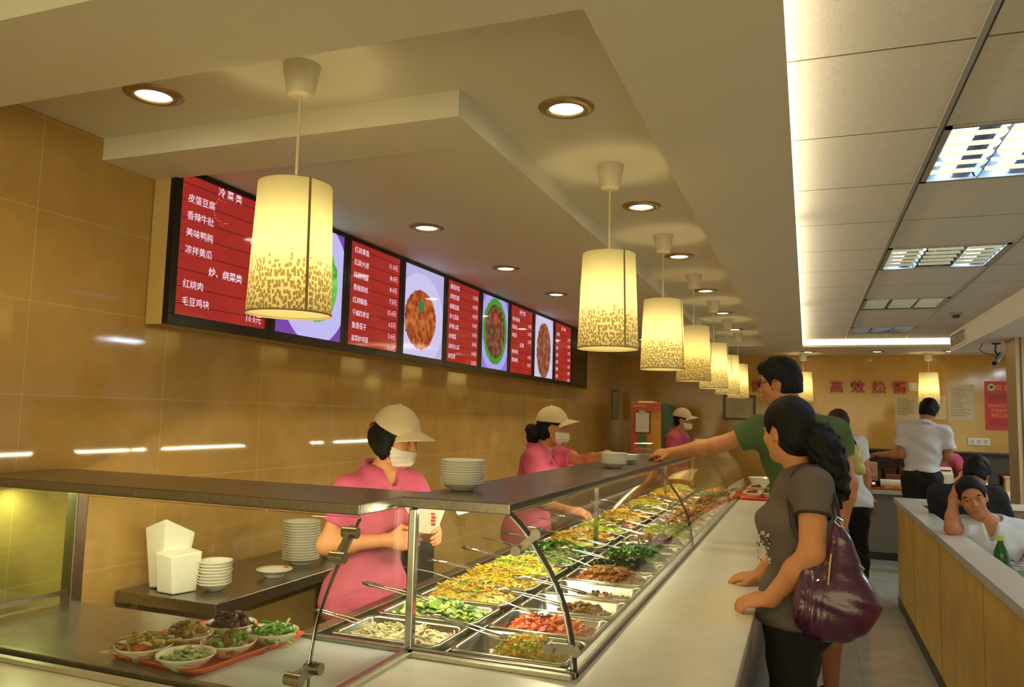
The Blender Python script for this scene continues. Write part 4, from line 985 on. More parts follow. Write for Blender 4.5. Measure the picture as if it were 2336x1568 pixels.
def head(g):
    a = g.hs; M_ = (g.hf, g.hl, g.hu); E = lambda fo, lo, uo, r, k=.02: el(hp(g, fo, lo, uo), [v*a for v in r], M_, k)
    o = [E(-.012, 0, .028, (.098, .079, .100)), E(.020, 0, -.045, (.072, .062, .080), .03), E(.056, 0, -.106, (.026, .028, .022), .03),
         E(.076, 0, .026, (.018, .052, .014), .02), E(.060, .036, -.032, (.028, .026, .028), .02), E(.060, -.036, -.032, (.028, .026, .028), .02),
         rc(hp(g, .088, 0, .006), hp(g, .106, 0, -.034), .0085*a, .013*a, .012), E(.098, .012, -.038, (.010, .009, .008), .006), E(.098, -.012, -.038, (.010, .009, .008), .006),
         E(.086, 0, -.066, (.012, .026, .008), .010), E(.083, 0, -.079, (.012, .022, .008), .008)]
    for m in (1, -1):
        o += [el(hp(g, -.004, m*.080, -.008), (.020*a, .008*a, .033*a), (N(g.hf-g.hl*m*.35), N(g.hl+g.hf*m*.35), g.hu), .006), E(-.002, m*.078, -.034, (.010, .008, .012), .006)]
    o.append(rc(g.neck-g.u*.02, g.hc-g.hu*.075*a-g.hf*.02, .060*g.s*(.92 if g.female else 1.05), .052*g.s*(.92 if g.female else 1.05), .035))
    subs = [E(.094, .032, .002, (.014, .020, .012), .010), E(.094, -.032, .002, (.014, .020, .012), .010)] + [E(.004, m*.088, -.004, (.010, .005, .017), .004) for m in (1, -1)]
    return o, subs
def face_bits(g, root, brows=True, mouth=True, sk=None):
    sk = sk or m_skin2
    a = g.hs
    for m in (1, -1):
        c = hp(g, .0775, m*.032, .001); e = MB().ell((0, 0, 0), (.0125*a,)*3, 14, 10)
        o = wobj('eye', MB().ell(c, (.0125*a,)*3, 14, 10), m_eyew, root, smooth=True)
        c2 = hp(g, .0825, m*.0325, .000); wobj('iris', MB().ell(c2, (.0083*a,)*3, 12, 8), m_eye, o, smooth=True)
        for uo, rz_ in ((.0062, .0105), (-.0078, .0085)):
            lm = MB().ell((0, 0, 0), (.0138*a, .0165*a, rz_*a), 14, 8); c3 = hp(g, .0768, m*.032, .001+uo)
            lm.v = [tuple(c3+g.hf*p[0]+g.hl*p[1]+g.hu*p[2]) for p in lm.v]; wobj('eyelid', lm, sk, root, smooth=True)
        l0 = [hp(g, .0885-.010*abs(t), m*(.032+t*.016), 0.0035-.004*t*t) for t in (-1, -.5, 0, .5, 1)]
        wobj('eyelash', MB().tube(l0, [.001, .0026*a, .003*a, .0026*a, .001], 6), m_eye, root)
        if brows:
            pts = [hp(g, .0935-.014*abs(t-.2)**1.3, m*(.034+t*.019), .027-.006*t*t) for t in (-1, -.4, .2, .8, 1.1)]
            wobj('eyebrow', MB().tube(pts, [.002*a, .0042*a, .004*a, .003*a, .001], 6), m_hair, root)
    if mouth:
        wobj('lips', MB().tube([hp(g, .088, -.026, -.073), hp(g, .0965, -.012, -.070), hp(g, .0985, 0, -.0725), hp(g, .0965, .012, -.070), hp(g, .088, .026, -.073)], [.001, .0048*a, .005*a, .0048*a, .001], 8), m_lip, root, smooth=True)
def fold(sx, sy, sz, a, ph=0.0, b=0.0):
    def fn(X, Y, Z): return a*np.sin(X*sx+Y*sy+Z*sz+ph+1.3*np.sin(Z*21+X*9+ph))+b*np.sin(X*sx*.5-Y*sy*.7+Z*sz*1.7+ph*2)
    return fn
def hairnoise(a, fz=90.0):
    def fn(X, Y, Z): return a*(np.sin(X*150+3*np.sin(Z*40))*np.sin(Y*140+2*np.sin(Z*50+1))+.7*np.sin(Z*fz+X*60+2*np.sin(Y*70)))
    return fn
def skull_hair(g, inf=.010, low=-.10, front=.055, k=.02):
    a = g.hs; M_ = (g.hf, g.hl, g.hu)
    pr = [el(hp(g, -.014, 0, .030), [v*a+inf for v in (.098, .079, .100)], M_, k), el(hp(g, -.045, 0, -.03), [v*a+inf for v in (.062, .066, .07)], M_, k)]
    sub = [el(hp(g, .085, 0, -.055), [v*a for v in (.075, .088, .105)], M_, .012), el(hp(g, .012, .085, -.02), [v*a for v in (.026, .03, .04)], M_, .008), el(hp(g, .012, -.085, -.02), [v*a for v in (.026, .03, .04)], M_, .008)]
    cl = [pl(hp(g, 0, 0, low), -g.hu)]
    return pr, sub, cl
def cap(g, root, inf=.018, tilt=0.0):
    a = g.hs; M_ = (g.hf, g.hl, g.hu); n = N(g.hu*1.0+g.hf*(.22+tilt))
    base = hp(g, .02, 0, .045)
    c = soft('cap', [el(hp(g, -.014, 0, .034), [v*a+inf for v in (.100, .081, .100)], M_, .02)], .005, m_beige, root, clips=[pl(base-n*.012, -n)])
    # brim: curved sheet of real thickness
    mb = MB(); ny, nx = 12, 7; vs = []
    for lay in (0, 1):
        for i in range(nx):
            for j in range(ny+1):
                t = -1+2*j/ny; ang = t*1.05; rr_ = .112+i/(nx-1)*.088*(1-.55*abs(t)**2.2)
                fo = rr_*math.cos(ang)-.014+.008; lo = rr_*math.sin(ang)*.84
                uo = .062-.16*max(0, fo-.03)*.34-.055*t*t-(i/(nx-1))*.012-lay*.0035/a-(.10+tilt*.6)*(fo-.09)
                vs.append(hp(g, fo, lo, uo))
    n1 = (ny+1)*nx; fs = []
    for i in range(nx-1):
        for j in range(ny):
            q = (i*(ny+1)+j, (i+1)*(ny+1)+j, (i+1)*(ny+1)+j+1, i*(ny+1)+j+1); fs.append(q); fs.append(tuple(n1+x for x in q[::-1]))
    bd = [i*(ny+1) for i in range(nx)]+[(nx-1)*(ny+1)+j for j in range(1, ny+1)]+[i*(ny+1)+ny for i in range(nx-2, -1, -1)]
    fs += [(bd[i], n1+bd[i], n1+bd[i+1], bd[i+1]) for i in range(len(bd)-1)]
    mb.add(vs, fs); wobj('brim', mb, m_beige, c, smooth=True)
    wobj('button', MB().ell(hp(g, -.014, 0, .034)+g.hu*(.100*a+inf), (.008, .008, .005), 10, 6), m_beige, c, smooth=True)
def mask(g, root):
    a = g.hs; M_ = (g.hf, g.hl, g.hu)
    m = soft('mask', [el(hp(g, .022, 0, -.048), [v*a+.011 for v in (.078, .064, .074)], M_, .02), rc(hp(g, .09, 0, -.03), hp(g, .095, 0, -.09), .020*a, .018*a, .02)], .004, m_mask, root,
             clips=[pl(hp(g, 0, 0, -.030), g.hu+g.hf*.12), pl(hp(g, 0, 0, -.128), -g.hu), pl(hp(g, .026, 0, 0), -g.hf)], noise=lambda X, Y, Z: .0012*np.sin(Z*330))
    for sd in (1, -1):
        for u0 in (-.036, -.105): wobj('ear_loop', MB().tube([hp(g, .03, sd*.068, u0), hp(g, .01, sd*.08, (u0-.02)*.6), hp(g, -.02, sd*.088, -.01)], .0014, 6), m_mask, m)
def collar(g, root, m_, r=.060):
    s = g.s; pts = []
    c = g.neck+g.u*.022*s-g.f*.006
    for k in range(13):
        a = PI*.18+k/12*(2*PI-PI*.36); pts.append(c+g.f*math.cos(a)*r*1.10*s+g.l*math.sin(a)*r*1.02*s+g.u*(-.030*math.cos(a)-.004)*s)
    pr = [rc(pts[i], pts[i+1], .011, .011, .01) for i in range(12)]
    low = [p-g.u*.024*s+(p-c)*.28 for p in pts]
    pr += [rc(pts[i], low[i], .007, .006, .012) for i in range(13)]+[rc(low[i], low[i+1], .006, .006, .012) for i in range(12)]
    for e in (0, 12):
        sg = 1 if e == 0 else -1; tip = low[e]+g.f*.045*s-g.u*.045*s+g.l*.012*s*sg; pr += [rc(pts[e], tip, .007, .005, .014), rc(low[e], tip, .007, .005, .014)]
    soft('collar', pr, .004, m_, root)
def shirt(name, g, root, m_, h, hem, sleeve=.62, inf=.013, neck=.070, noise=None, hemn=(0, 0, -1), flare=0.0, vneck=0.0, slw=.014):
    s = g.s; pr = torso(g, inf, .06)
    if hem < 0: pr.append(el(g.pel+g.u*hem*.4, [(.118+flare)*s+inf, (.165+flare)*s+inf, .16*s], (g.f, g.l, g.u), .06))
    for sd in 'LR':
        sh, e = getattr(g, 's'+sd), getattr(g, 'e'+sd)
        pr.append(rc(sh+g.u*.004, sh.lerp(e, sleeve), .054*s+inf*.8, .047*s+slw, .045, flat=True))
    sub = [rc(g.neck-g.u*.055*s, g.neck+g.u*.16*s+g.f*.02, .040*s, neck*s, .006)]
    if vneck: sub.append(rc(g.neck+g.f*.07*s-g.u*vneck*s, g.neck+g.f*.10*s+g.u*.06, .018*s, .055*s, .008))
    return soft(name, pr, h, m_, root, subs=sub, clips=[pl(g.pel+g.u*hem, Vector(hemn))], noise=noise)
def trousers(g, root, m_, h, waist=.14, inf=.014, cut=None):
    pr = torso(g, inf-.002, .05)[:1]+torso(g, inf, .05)[4:6]
    for sd in 'LR':
        L_ = leg(g, sd, inf)
        pr += L_
    cl = [pl(g.pel+g.u*waist, g.u)]
    if cut: cl.append(pl((0, 0, cut), (0, 0, -1)))
    return soft('trousers' if not cut or cut < .2 else 'shorts', pr, h, m_, root, clips=cl, noise=fold(20, 25, 30, .003))
def body(g, root, m_, h, hands=(), legs=True, skip_torso=False, lim=None):
    hd, sub = head(g); pr = hd+torso(g, -.004)
    for sd in 'LR': pr += arm(g, sd)
    for q in hands: pr += q
    if legs:
        for sd in 'LR': pr += leg(g, sd)
    return soft('body', pr, h, m_, root, subs=sub)
def person(label, loc, group=None): return thing('person', label, 'person', loc, 0, group)

# --- first staff woman: pink polo, beige cap, mask, holding a white packet
g = figure((-1.66, 2.79, .80), (-1.625, 2.80, 1.275), (.93, -.36, 0), 1.52, True, (-1.555, 2.80, 1.418), (.985, -.12, -.15), (.05, 0, 1))
g.sR = Vector((-1.675, 2.655, 1.205)); g.sL = Vector((-1.56, 2.94, 1.215))
g.eR = Vector((-1.735, 2.60, 1.005)); g.wR = Vector((-1.495, 2.665, 1.035)); g.eL = Vector((-1.47, 2.98, 1.02)); g.wL = Vector((-1.39, 2.79, 1.085))
r = person('woman in pink polo, beige cap and white mask holding a white packet behind the case', (-1.66, 2.79, 0))
hR = hand(g.wR, (1, .18, .02), (.25, -1, .25), (.1, .35, 1), .92, curls=(.75, .8, .85, .9), thumb=.9)
hL = hand(g.wL, (.75, -.55, -.2), (.5, .7, .3), (0, .1, 1), .92, curls=(.5, .55, .6, .65), thumb=.9)
body(g, r, m_skin, .0052, (hR, hL))
pr, sb, cl = skull_hair(g, .010, -.095); pr.append(el(hp(g, -.10, 0, -.01), (.05, .05, .055), None, .02)); pr += [el(hp(g, -.01, m*.075, -.045), (.035, .018, .05), (g.hf, g.hl, g.hu), .02) for m in (1, -1)]
soft('hair', pr, .005, m_hair, r, subs=sb[:1], noise=hairnoise(.0018))
soft('hair_tie', [rc(hp(g, -.132, -.02, .035), hp(g, -.132, .02, .035), .016, .016, .01)], .005, mat('brown_ribbon', (92, 44, 30), .6), r)
face_bits(g, r, True, False, m_skin); cap(g, r, tilt=.10); mask(g, r)
shirt('polo_shirt', g, r, m_pink, .006, -.085, .62, .013, .066, fold(14, 30, 26, .0035, 0, .002), flare=.02, vneck=.075); collar(g, r, m_pink)
wobj('button', MB().ell(g.neck+g.f*.128-g.u*.10, (.006, .006, .006), 8, 6), m_white, r)
trousers(g, r, m_black, .008)
ap = thing('paper_packet', 'white paper packet with red print in the hands of the woman in the cap', 'packet', (-1.36, 2.72, 1.12))
pk = MB().add([(-1.46, 2.70, 1.165), (-1.28, 2.66, 1.16), (-1.335, 2.70, 1.065), (-1.40, 2.72, 1.06), (-1.45, 2.745, 1.165), (-1.28, 2.70, 1.16), (-1.33, 2.735, 1.065), (-1.395, 2.75, 1.06)],
              [(0, 1, 2, 3), (7, 6, 5, 4), (0, 4, 5, 1), (1, 5, 6, 2), (2, 6, 7, 3), (3, 7, 4, 0)])
wobj('packet', pk, m_card, ap, bev=.004)
q = MB()
for k in range(4): q.obox((-1.318+.002*(k % 2), 2.6735+.003*k*.0, 1.145-k*.013), (1, -.22, 0), (0, 0, 1), (.2, 1, .35), .009, .004, .0022)
wobj('printed_mark', q, m_print, ap)

# --- second staff woman reaching over the shelf
g = figure((-1.67, 4.76, .82), (-1.60, 4.76, 1.305), (1, .06, 0), 1.56, True, (-1.51, 4.75, 1.455), (.99, .06, .04), (0, 0, 1))
g.sL = Vector((-1.55, 4.92, 1.265)); g.eL = Vector((-1.335, 4.84, 1.245)); g.wL = Vector((-1.12, 4.60, 1.305)); g.eR = Vector((-1.555, 4.53, 1.01)); g.wR = Vector((-1.33, 4.53, .965))
r = person('woman in pink polo, beige cap and mask with hair bun reaching across the shelf', (-1.67, 4.76, 0))
body(g, r, m_skin2, .006, (hand(g.wL, (.55, -.8, .05), (.1, 0, 1), (-.8, -.5, 0), .95, .35, .5), hand(g.wR, (1, 0, -.1), (0, -.4, 1), (0, 1, .3), .95, .5, .6)))
pr, sb, cl = skull_hair(g, .010, -.09); pr += [el(hp(g, -.15, 0, -.045), (.045, .045, .06), None, .02), el(hp(g, -.175, 0, -.01), (.035, .03, .03), None, .02), el(hp(g, -.17, 0, -.085), (.03, .03, .03), None, .02)]
soft('hair', pr, .006, m_hair, r, subs=sb, noise=hairnoise(.003))
face_bits(g, r, True, False); cap(g, r, tilt=-.12); mask(g, r)
shirt('polo_shirt', g, r, m_pink, .007, -.10, .62, .016, .066, fold(16, 24, 30, .003, 1, .002), flare=.015, vneck=.07); collar(g, r, m_pink)
trousers(g, r, m_black, .01)

# --- third staff member far behind, facing right
g = figure((-1.38, 8.8, .88), (-1.345, 8.8, 1.37), (.98, -.12, 0), 1.66, False, (-1.29, 8.8, 1.52), (.98, -.15, 0))
r = person('distant staff member in pink polo, beige cap and mask beside the orange dispenser', (-1.38, 8.8, 0))
body(g, r, m_skin2, .009, (hand(g.wL, (.3, 0, -1), (0, 1, 0), (1, 0, 0)), hand(g.wR, (.3, 0, -1), (0, -1, 0), (1, 0, 0))))
pr, sb, cl = skull_hair(g, .007, -.08); soft('hair', pr, .007, m_hair, r, subs=sb, clips=cl)
cap(g, r, tilt=-.05); mask(g, r); shirt('polo_shirt', g, r, m_pink, .009, -.10, .62, .016, .068, fold(16, 24, 30, .003, 2)); collar(g, r, m_pink); trousers(g, r, m_black, .014)

# --- woman customer in grey with the purple bag
m_grey = mat('grey_jersey', (98, 88, 82), 0.85, var=0.05, scale=10, bump=0.12, bscale=240)
m_trim = mat('dark_trim', (44, 40, 42), 0.8)
g = figure((-.045, 3.04, .86), (-.012, 3.05, 1.335), (-.99, .12, 0), 1.60, True, (-.066, 3.045, 1.492), (-.80, .60, -.05), (-.03, 0, 1))
g.ak = 1.17; g.sL = Vector((.018, 2.895, 1.295)); g.sR = Vector((-.035, 3.21, 1.295))
g.eL = Vector((.012, 2.815, 1.085)); g.wL = Vector((-.125, 2.875, .915)); g.eR = Vector((-.06, 3.36, 1.06)); g.wR = Vector((-.19, 3.385, .892))
for sd, dy in (('L', -.085), ('R', .085)):
    setattr(g, 'k'+sd, Vector((-.055, 3.04+dy, .46))); setattr(g, 'a'+sd, Vector((-.03, 3.04+dy, .07)))
r = person('woman in grey T-shirt and black trousers with long dark ponytail leaning on the ledge', (-.02, 3.05, 0))
hL = hand(g.wL, (-1, .02, -.18), (-.15, -.35, 1), (-.3, 1, .2), .95, curls=(.55, .65, .75, .85), thumb=.6)
hR = hand(g.wR, (-1, .08, -.10), (-.1, -.2, 1), (-.2, -1, .1), .95, curls=(.45, .5, .55, .6), thumb=.4)
body(g, r, m_skin, .0046, (hL, hR))
pr, sb, cl = skull_hair(g, .013, -.11)
tb = -g.hf
tail = [(hp(g, -.098, -.01, -.030), .048), ((.040, 2.99, 1.470), .052), ((.062, 2.98, 1.425), .056), ((.076, 2.975, 1.37), .052), ((.088, 2.97, 1.32), .040), ((.097, 2.97, 1.285), .022)]
soft('hair', pr, .0042, m_hair, r, subs=sb, noise=hairnoise(.0008, 130))
tl_ = [rc(tail[i][0], tail[i+1][0], tail[i][1], tail[i+1][1], .03) for i in range(len(tail)-1)]
rr = random.Random(8)
for i in range(1, len(tail)):
    for k in range(5):
        p0 = Vector(tail[i][0]); o_ = Vector((rr.uniform(-1, 1), rr.uniform(-1, 1), rr.uniform(-.8, .8))); tl_.append(rc(p0+o_*tail[i][1]*.75, p0+o_*tail[i][1]*.9+Vector((rr.uniform(-.02, .02), rr.uniform(-.02, .02), -.035)), .022, .012, .012))
soft('ponytail', tl_, .0045, m_hair, r, noise=hairnoise(.0032, 130))
soft('hair_band', [el(hp(g, -.095, -.01, -.022), (.02, .05, .05), (g.hf, g.hl, g.hu), .01)], .005, m_black, r)
wobj('earring', MB().ell(hp(g, .004, .086, -.045), (.0035, .0035, .004), 8, 6), mat('pale_red_bead', (190, 80, 70), .3), r)
face_bits(g, r, sk=m_skin)
shirt('t_shirt', g, r, m_grey, .0046, -.035, .42, .012, .074, fold(10, 16, 34, .003, 1, .0022), hemn=(0, 0, -1), flare=-.004)
# dark edges of the sleeves
for sd in 'LR':
    sh, e = getattr(g, 's'+sd), getattr(g, 'e'+sd); p = sh.lerp(e, .41)
    soft('sleeve_trim', [rc(sh.lerp(e, .385), sh.lerp(e, .435), .062*g.s, .0625*g.s, 0, flat=True)], .004, m_trim, r, subs=[rc(sh, e, .053*g.s, .051*g.s, 0)], clips=[pl(sh.lerp(e, .385), sh-e)])
# pale print on the front of the shirt
pm_ = MB(); rr = random.Random(3); m_pr = mat('pale_shirt_print', (196, 190, 182), .8, var=.1); m_pd = mat('dark_shirt_print', (36, 32, 34), .8)
for k in range(90):
    a = rr.uniform(-.045, .045); z = 1.03+rr.uniform(0, .11); x = -.045-.125*math.cos((a+.05)*6)-.012; y = 2.925-a*.0+.0
    th_ = rr.uniform(-.95, -.25); c = Vector((-.045+.148*math.sin(th_-PI/2+.0)*1.0, 3.04-.158*math.cos(th_+PI/2-PI/2)*1.0, z)); c = Vector((-.045-.134*math.cos(th_), 3.04+.168*math.sin(th_), z))
    nrm = N((c.x+.045, (c.y-3.04)*.7, 0)); tg_ = nrm.cross(Vector((0, 0, 1))); e_ = MB().ell((0, 0, 0), (rr.uniform(.001, .006), rr.uniform(.001, .006), .0016), 8, 5); pm_.add([c-nrm*.001+tg_*q_[0]+Vector((0, 0, q_[1]))+nrm*q_[2] for q_ in e_.v], e_.f, 1 if k % 4 == 0 else 0)
wobj('shirt_print', pm_, [m_pr, m_pd], r)
trousers(g, r, m_black, .007, .12, .012)
soft('shoe', foot(g, 'L'), .006, m_black, r); soft('shoe', foot(g, 'R'), .006, m_black, r)
# the bag
m_bag = mat('purple_patent_leather', (72, 22, 62), 0.26, var=0.25, scale=14, spec=0.6, bump=0.16, bscale=120, coat=.4)
m_gold = mat('pale_gold_metal', (214, 196, 150), 0.2, 1.0)
bg_ = thing('shoulder_bag', 'large purple patent leather shoulder bag hanging behind the arm of the woman in grey', 'bag', (.09, 2.83, .80))
def pleat(X, Y, Z):
    u = (X+.03-.10*(Z-.85)); return .0055*np.sin(u*150)*np.clip((1.10-Z)*5, 0, 1)*np.clip((.07-X)*14, 0, 1)*np.clip((Z-.81)*9, .3, 1)+.0022*np.sin(X*40+Z*55+np.sin(Z*60))
bp = [el((.075, 2.79, .915), (.115, .062, .098), None, .05), el((.015, 2.80, .905), (.055, .055, .078), None, .05), el((.140, 2.80, .935), (.064, .05, .050), None, .05), rc((.175, 2.80, .945), (.196, 2.80, .935), .032, .016, .03),
      rc((.02, 2.80, .98), (.012, 2.82, 1.075), .055, .030, .05), rc((.10, 2.80, .99), (.090, 2.82, 1.195), .062, .013, .05), rc((.155, 2.80, .96), (.105, 2.82, 1.14), .040, .018, .05)]
soft('bag_body', bp, .0045, m_bag, bg_, noise=pleat)
st = MB(); st.tube([(.095, 2.82, 1.18), (.085, 2.86, 1.26), (.06, 2.885, 1.335), (.030, 2.90, 1.372), (-.01, 2.91, 1.372), (-.045, 2.915, 1.34), (-.06, 2.90, 1.27), (-.045, 2.865, 1.17), (-.01, 2.84, 1.10), (.01, 2.825, 1.075)], .012, 8, flat=.35)
wobj('strap', st, mat('dark_purple_strap', (38, 18, 28), .4), bg_, smooth=True)
bk = MB().tube([(.070, 2.775, 1.10), (.060, 2.745, 1.02), (.058, 2.735, .98)], .003, 6)
wobj('zip', bk, m_gold, bg_)
wobj('buckle', MB().tube([(.100, 2.80, 1.185), (.082, 2.805, 1.20), (.090, 2.81, 1.215), (.105, 2.805, 1.205), (.100, 2.80, 1.185)], .004, 6), m_chrome, bg_)
wobj('ring', MB().tube([(-.005, 2.765, 1.005), (.020, 2.75, 1.01), (.032, 2.75, 1.02)], .004, 6), m_gold, bg_)
wobj('ring', MB().tube([(.152, 2.765, 1.075), (.160, 2.762, 1.068), (.165, 2.765, 1.06)], .004, 6), m_chrome, bg_)

# --- man in green reaching over the case
m_green = mat('green_jersey', (74, 98, 56), 0.85, var=0.08, scale=8, bump=0.1, bscale=220)
g = figure((-.01, 4.58, .96), (-.055, 4.38, 1.545), (-.25, .97, 0), 1.80, False, (-.135, 4.30, 1.732), (-.985, .10, -.16), (-.10, -.02, 1))
g.sL = Vector((-.235, 4.40, 1.475)); g.sR = Vector((.13, 4.36, 1.475))
g.eL = Vector((-.465, 4.40, 1.385)); g.wL = Vector((-.715, 4.44, 1.335)); g.eR = Vector((.195, 4.36, 1.22)); g.wR = Vector((.165, 4.36, 1.03))
for sd, dx in (('L', -.10), ('R', .10)):
    setattr(g, 'k'+sd, Vector((.0+dx, 4.62, .50))); setattr(g, 'a'+sd, Vector((.01+dx, 4.72, .085)))
r = person('man in green T-shirt and glasses stretching his arm across the food counter', (.04, 4.62, 0))
hL = hand(g.wL, (-1, .12, -.05), (0, -.5, 1), (-.1, -1, -.3), 1.0, curls=(.5, .6, .7, .8), thumb=.8)
hR = hand(g.wR, (-.05, 0, -1), (1, 0, 0), (0, 1, 0), 1.0, curl=.3, thumb=.3)
body(g, r, m_skin2, .0058, (hL, hR))
pr, sb, cl = skull_hair(g, .016, -.075); pr.append(el(hp(g, .05, 0, .095), (.05, .06, .03), (g.hf, g.hl, g.hu), .03))
sb[0] = el(hp(g, .090, 0, -.035), [v*g.hs for v in (.062, .10, .095)], (g.hf, g.hl, g.hu), .010)
soft('hair', pr, .005, m_hair, r, subs=sb, clips=cl, noise=hairnoise(.0022))
face_bits(g, r)
gl = MB(); a = g.hs
for m in (1, -1):
    pts = []
    for k in range(15):
        t = 2*PI*k/14; pts.append(hp(g, .104, m*.034+.025*math.cos(t), .0+.017*math.sin(t)))
    gl.tube(pts, .0016, 6)
    gl.tube([hp(g, .104, m*.059, .006), hp(g, .06, m*.082, .008), hp(g, -.01, m*.088, .004)], .0018, 6)
gl.tube([hp(g, .104, -.009, .003), hp(g, .108, 0, .005), hp(g, .104, .009, .003)], .0016, 6)
wobj('glasses', gl, m_black, r)
shirt('t_shirt', g, r, m_green, .006, -.05, .50, .016, .078, fold(14, 18, 16, .005, 0, .003), flare=-.01, slw=.022)
trousers(g, r, mat('grey_shorts_cloth', (110, 112, 122), .85), .009, .10, .018, .56)
for sd in 'LR': soft('shoe', foot(g, sd), .007, m_black, r)

# --- woman with auburn hair beyond him
g = figure((.345, 7.52, .86), (.285, 7.5, 1.385), (-.35, .94, 0), 1.60, True, (.255, 7.51, 1.525), (-.5, .85, -.1))
r = person('woman with short auburn hair and white top standing beyond the man in green', (.34, 7.5, 0))
body(g, r, m_skin2, .009, (hand(g.wL, (.3, 0, -1), (0, 1, 0), (1, 0, 0)), hand(g.wR, (.3, 0, -1), (0, -1, 0), (1, 0, 0))))
pr, sb, cl = skull_hair(g, .016, -.10); soft('hair', pr, .007, m_hairb, r, subs=sb, noise=hairnoise(.003))
shirt('top', g, r, mat('white_blouse', (214, 214, 216), .8), .009, -.05, .55, .014, .070, fold(16, 24, 30, .003, 2)); trousers(g, r, m_black, .012)
for sd in 'LR': soft('shoe', foot(g, sd), .009, m_black, r)
hb = thing('handbag', 'pale yellow-green handbag on the shoulder of the woman with auburn hair', 'bag', (.40, 7.36, 1.2))
soft('bag_body', [el((.395, 7.33, 1.22), (.055, .05, .12), None, .03), rc((.36, 7.34, 1.30), (.335, 7.36, 1.36), .04, .02, .04), el((.42, 7.33, 1.14), (.05, .05, .05), None, .03)], .007, mat('pale_yellow_leather', (198, 188, 110), .3, bump=.3, bscale=40), hb, noise=fold(60, 20, 40, .003))
wobj('strap', MB().tube([(.35, 7.35, 1.31), (.345, 7.40, 1.40), (.365, 7.46, 1.415), (.39, 7.40, 1.36), (.41, 7.36, 1.28)], .012, 8, flat=.4), m_black, hb)

# --- man in a white shirt, seen from behind
g = figure((1.12, 9.2, 1.0), (1.15, 9.2, 1.535), (.06, 1, 0), 1.74, False, (1.205, 9.235, 1.685), (.42, .86, -.28), (.12, .05, 1))
g.eL = Vector((.925, 9.18, 1.22)); g.wL = Vector((.74, 9.34, 1.205)); g.eR = Vector((1.37, 9.2, 1.22)); g.wR = Vector((1.30, 9.42, 1.17))
r = person('man in white short-sleeved shirt and black trousers standing at the back counter', (1.12, 9.2, 0))
body(g, r, m_skin2, .009, (hand(g.wL, (-.6, .8, 0), (0, 0, 1), (1, .5, 0)), hand(g.wR, (-.4, .9, 0), (0, 0, 1), (-1, 0, 0))))
pr, sb, cl = skull_hair(g, .017, -.07); soft('hair', pr, .008, m_hair, r, subs=sb, clips=cl, noise=hairnoise(.003))
shirt('shirt', g, r, mat('white_shirt_cloth', (222, 222, 228), .8, var=.03), .008, .055, .70, .016, .070, fold(22, 10, 24, .006, 0, .004), slw=.026); collar(g, r, MATS['white_shirt_cloth'], .064)
trousers(g, r, m_black, .012, .10, .016)
for sd in 'LR': soft('shoe', foot(g, sd), .01, m_black, r)

# --- staff member in pink at the till, mostly hidden behind him
g = figure((1.50, 10.55, .62), (1.47, 10.5, 1.16), (-.2, -1, 0), 1.6, True, (1.43, 10.46, 1.29), (-.3, -.9, -.2))
g.sL = Vector((1.62, 10.44, 1.135)); g.eL = Vector((1.69, 10.32, 1.0)); g.wL = Vector((1.60, 10.12, .93))
for sd, dx in (('L', .09), ('R', -.09)):
    setattr(g, 'k'+sd, Vector((1.5+dx, 10.30, .56))); setattr(g, 'a'+sd, Vector((1.5+dx, 10.33, .08)))
r = person('seated staff member in pink at the back counter, mostly hidden by the white shirt', (1.5, 10.55, 0))
body(g, r, m_skin2, .01, (hand(g.wL, (-.5, -.8, -.1), (0, 0, 1), (-1, .3, 0)), hand(g.wR, (0, -1, -.3), (0, 0, 1), (1, 0, 0))))
pr, sb, cl = skull_hair(g, .012, -.10); soft('hair', pr, .009, m_hair, r, subs=sb)
shirt('polo_shirt', g, r, m_pink, .009, -.08, .9, .016, .068, fold(16, 24, 30, .003, 2)); trousers(g, r, m_black, .014)

# --- seated man in black, head bowed, seen from behind
g = figure((1.05, 6.42, .56), (1.055, 6.36, 1.075), (.15, 1, 0), 1.72, False, (1.135, 6.44, 1.195), (.35, .78, -.52), (.25, .42, .87))
for sd, dx in (('L', -.12), ('R', .12)):
    setattr(g, 'k'+sd, Vector((1.05+dx, 6.86, .56))); setattr(g, 'a'+sd, Vector((1.05+dx, 6.86, .08)))
g.sL = Vector((.885, 6.36, 1.03)); g.sR = Vector((1.225, 6.36, 1.03)); g.eL = Vector((.905, 6.42, .80)); g.wL = Vector((.93, 6.66, .80)); g.eR = Vector((1.31, 6.45, .80)); g.wR = Vector((1.2, 6.68, .80))
r = person('seated man in black T-shirt bending his head, behind the resting woman', (1.05, 6.42, 0))
body(g, r, m_skin2, .008, (hand(g.wL, (.3, 1, 0), (0, 0, 1), (1, 0, 0)), hand(g.wR, (-.3, 1, 0), (0, 0, 1), (-1, 0, 0))))
pr, sb, cl = skull_hair(g, .014, -.07); soft('hair', pr, .007, m_hair, r, subs=sb, clips=cl, noise=hairnoise(.003))
shirt('t_shirt', g, r, m_black, .008, -.10, .6, .024, .075, fold(16, 20, 20, .003), slw=.03); trousers(g, r, mat('dark_jeans', (40, 44, 56), .8), .012)
for sd in 'LR': soft('shoe', foot(g, sd), .012, m_black, r)

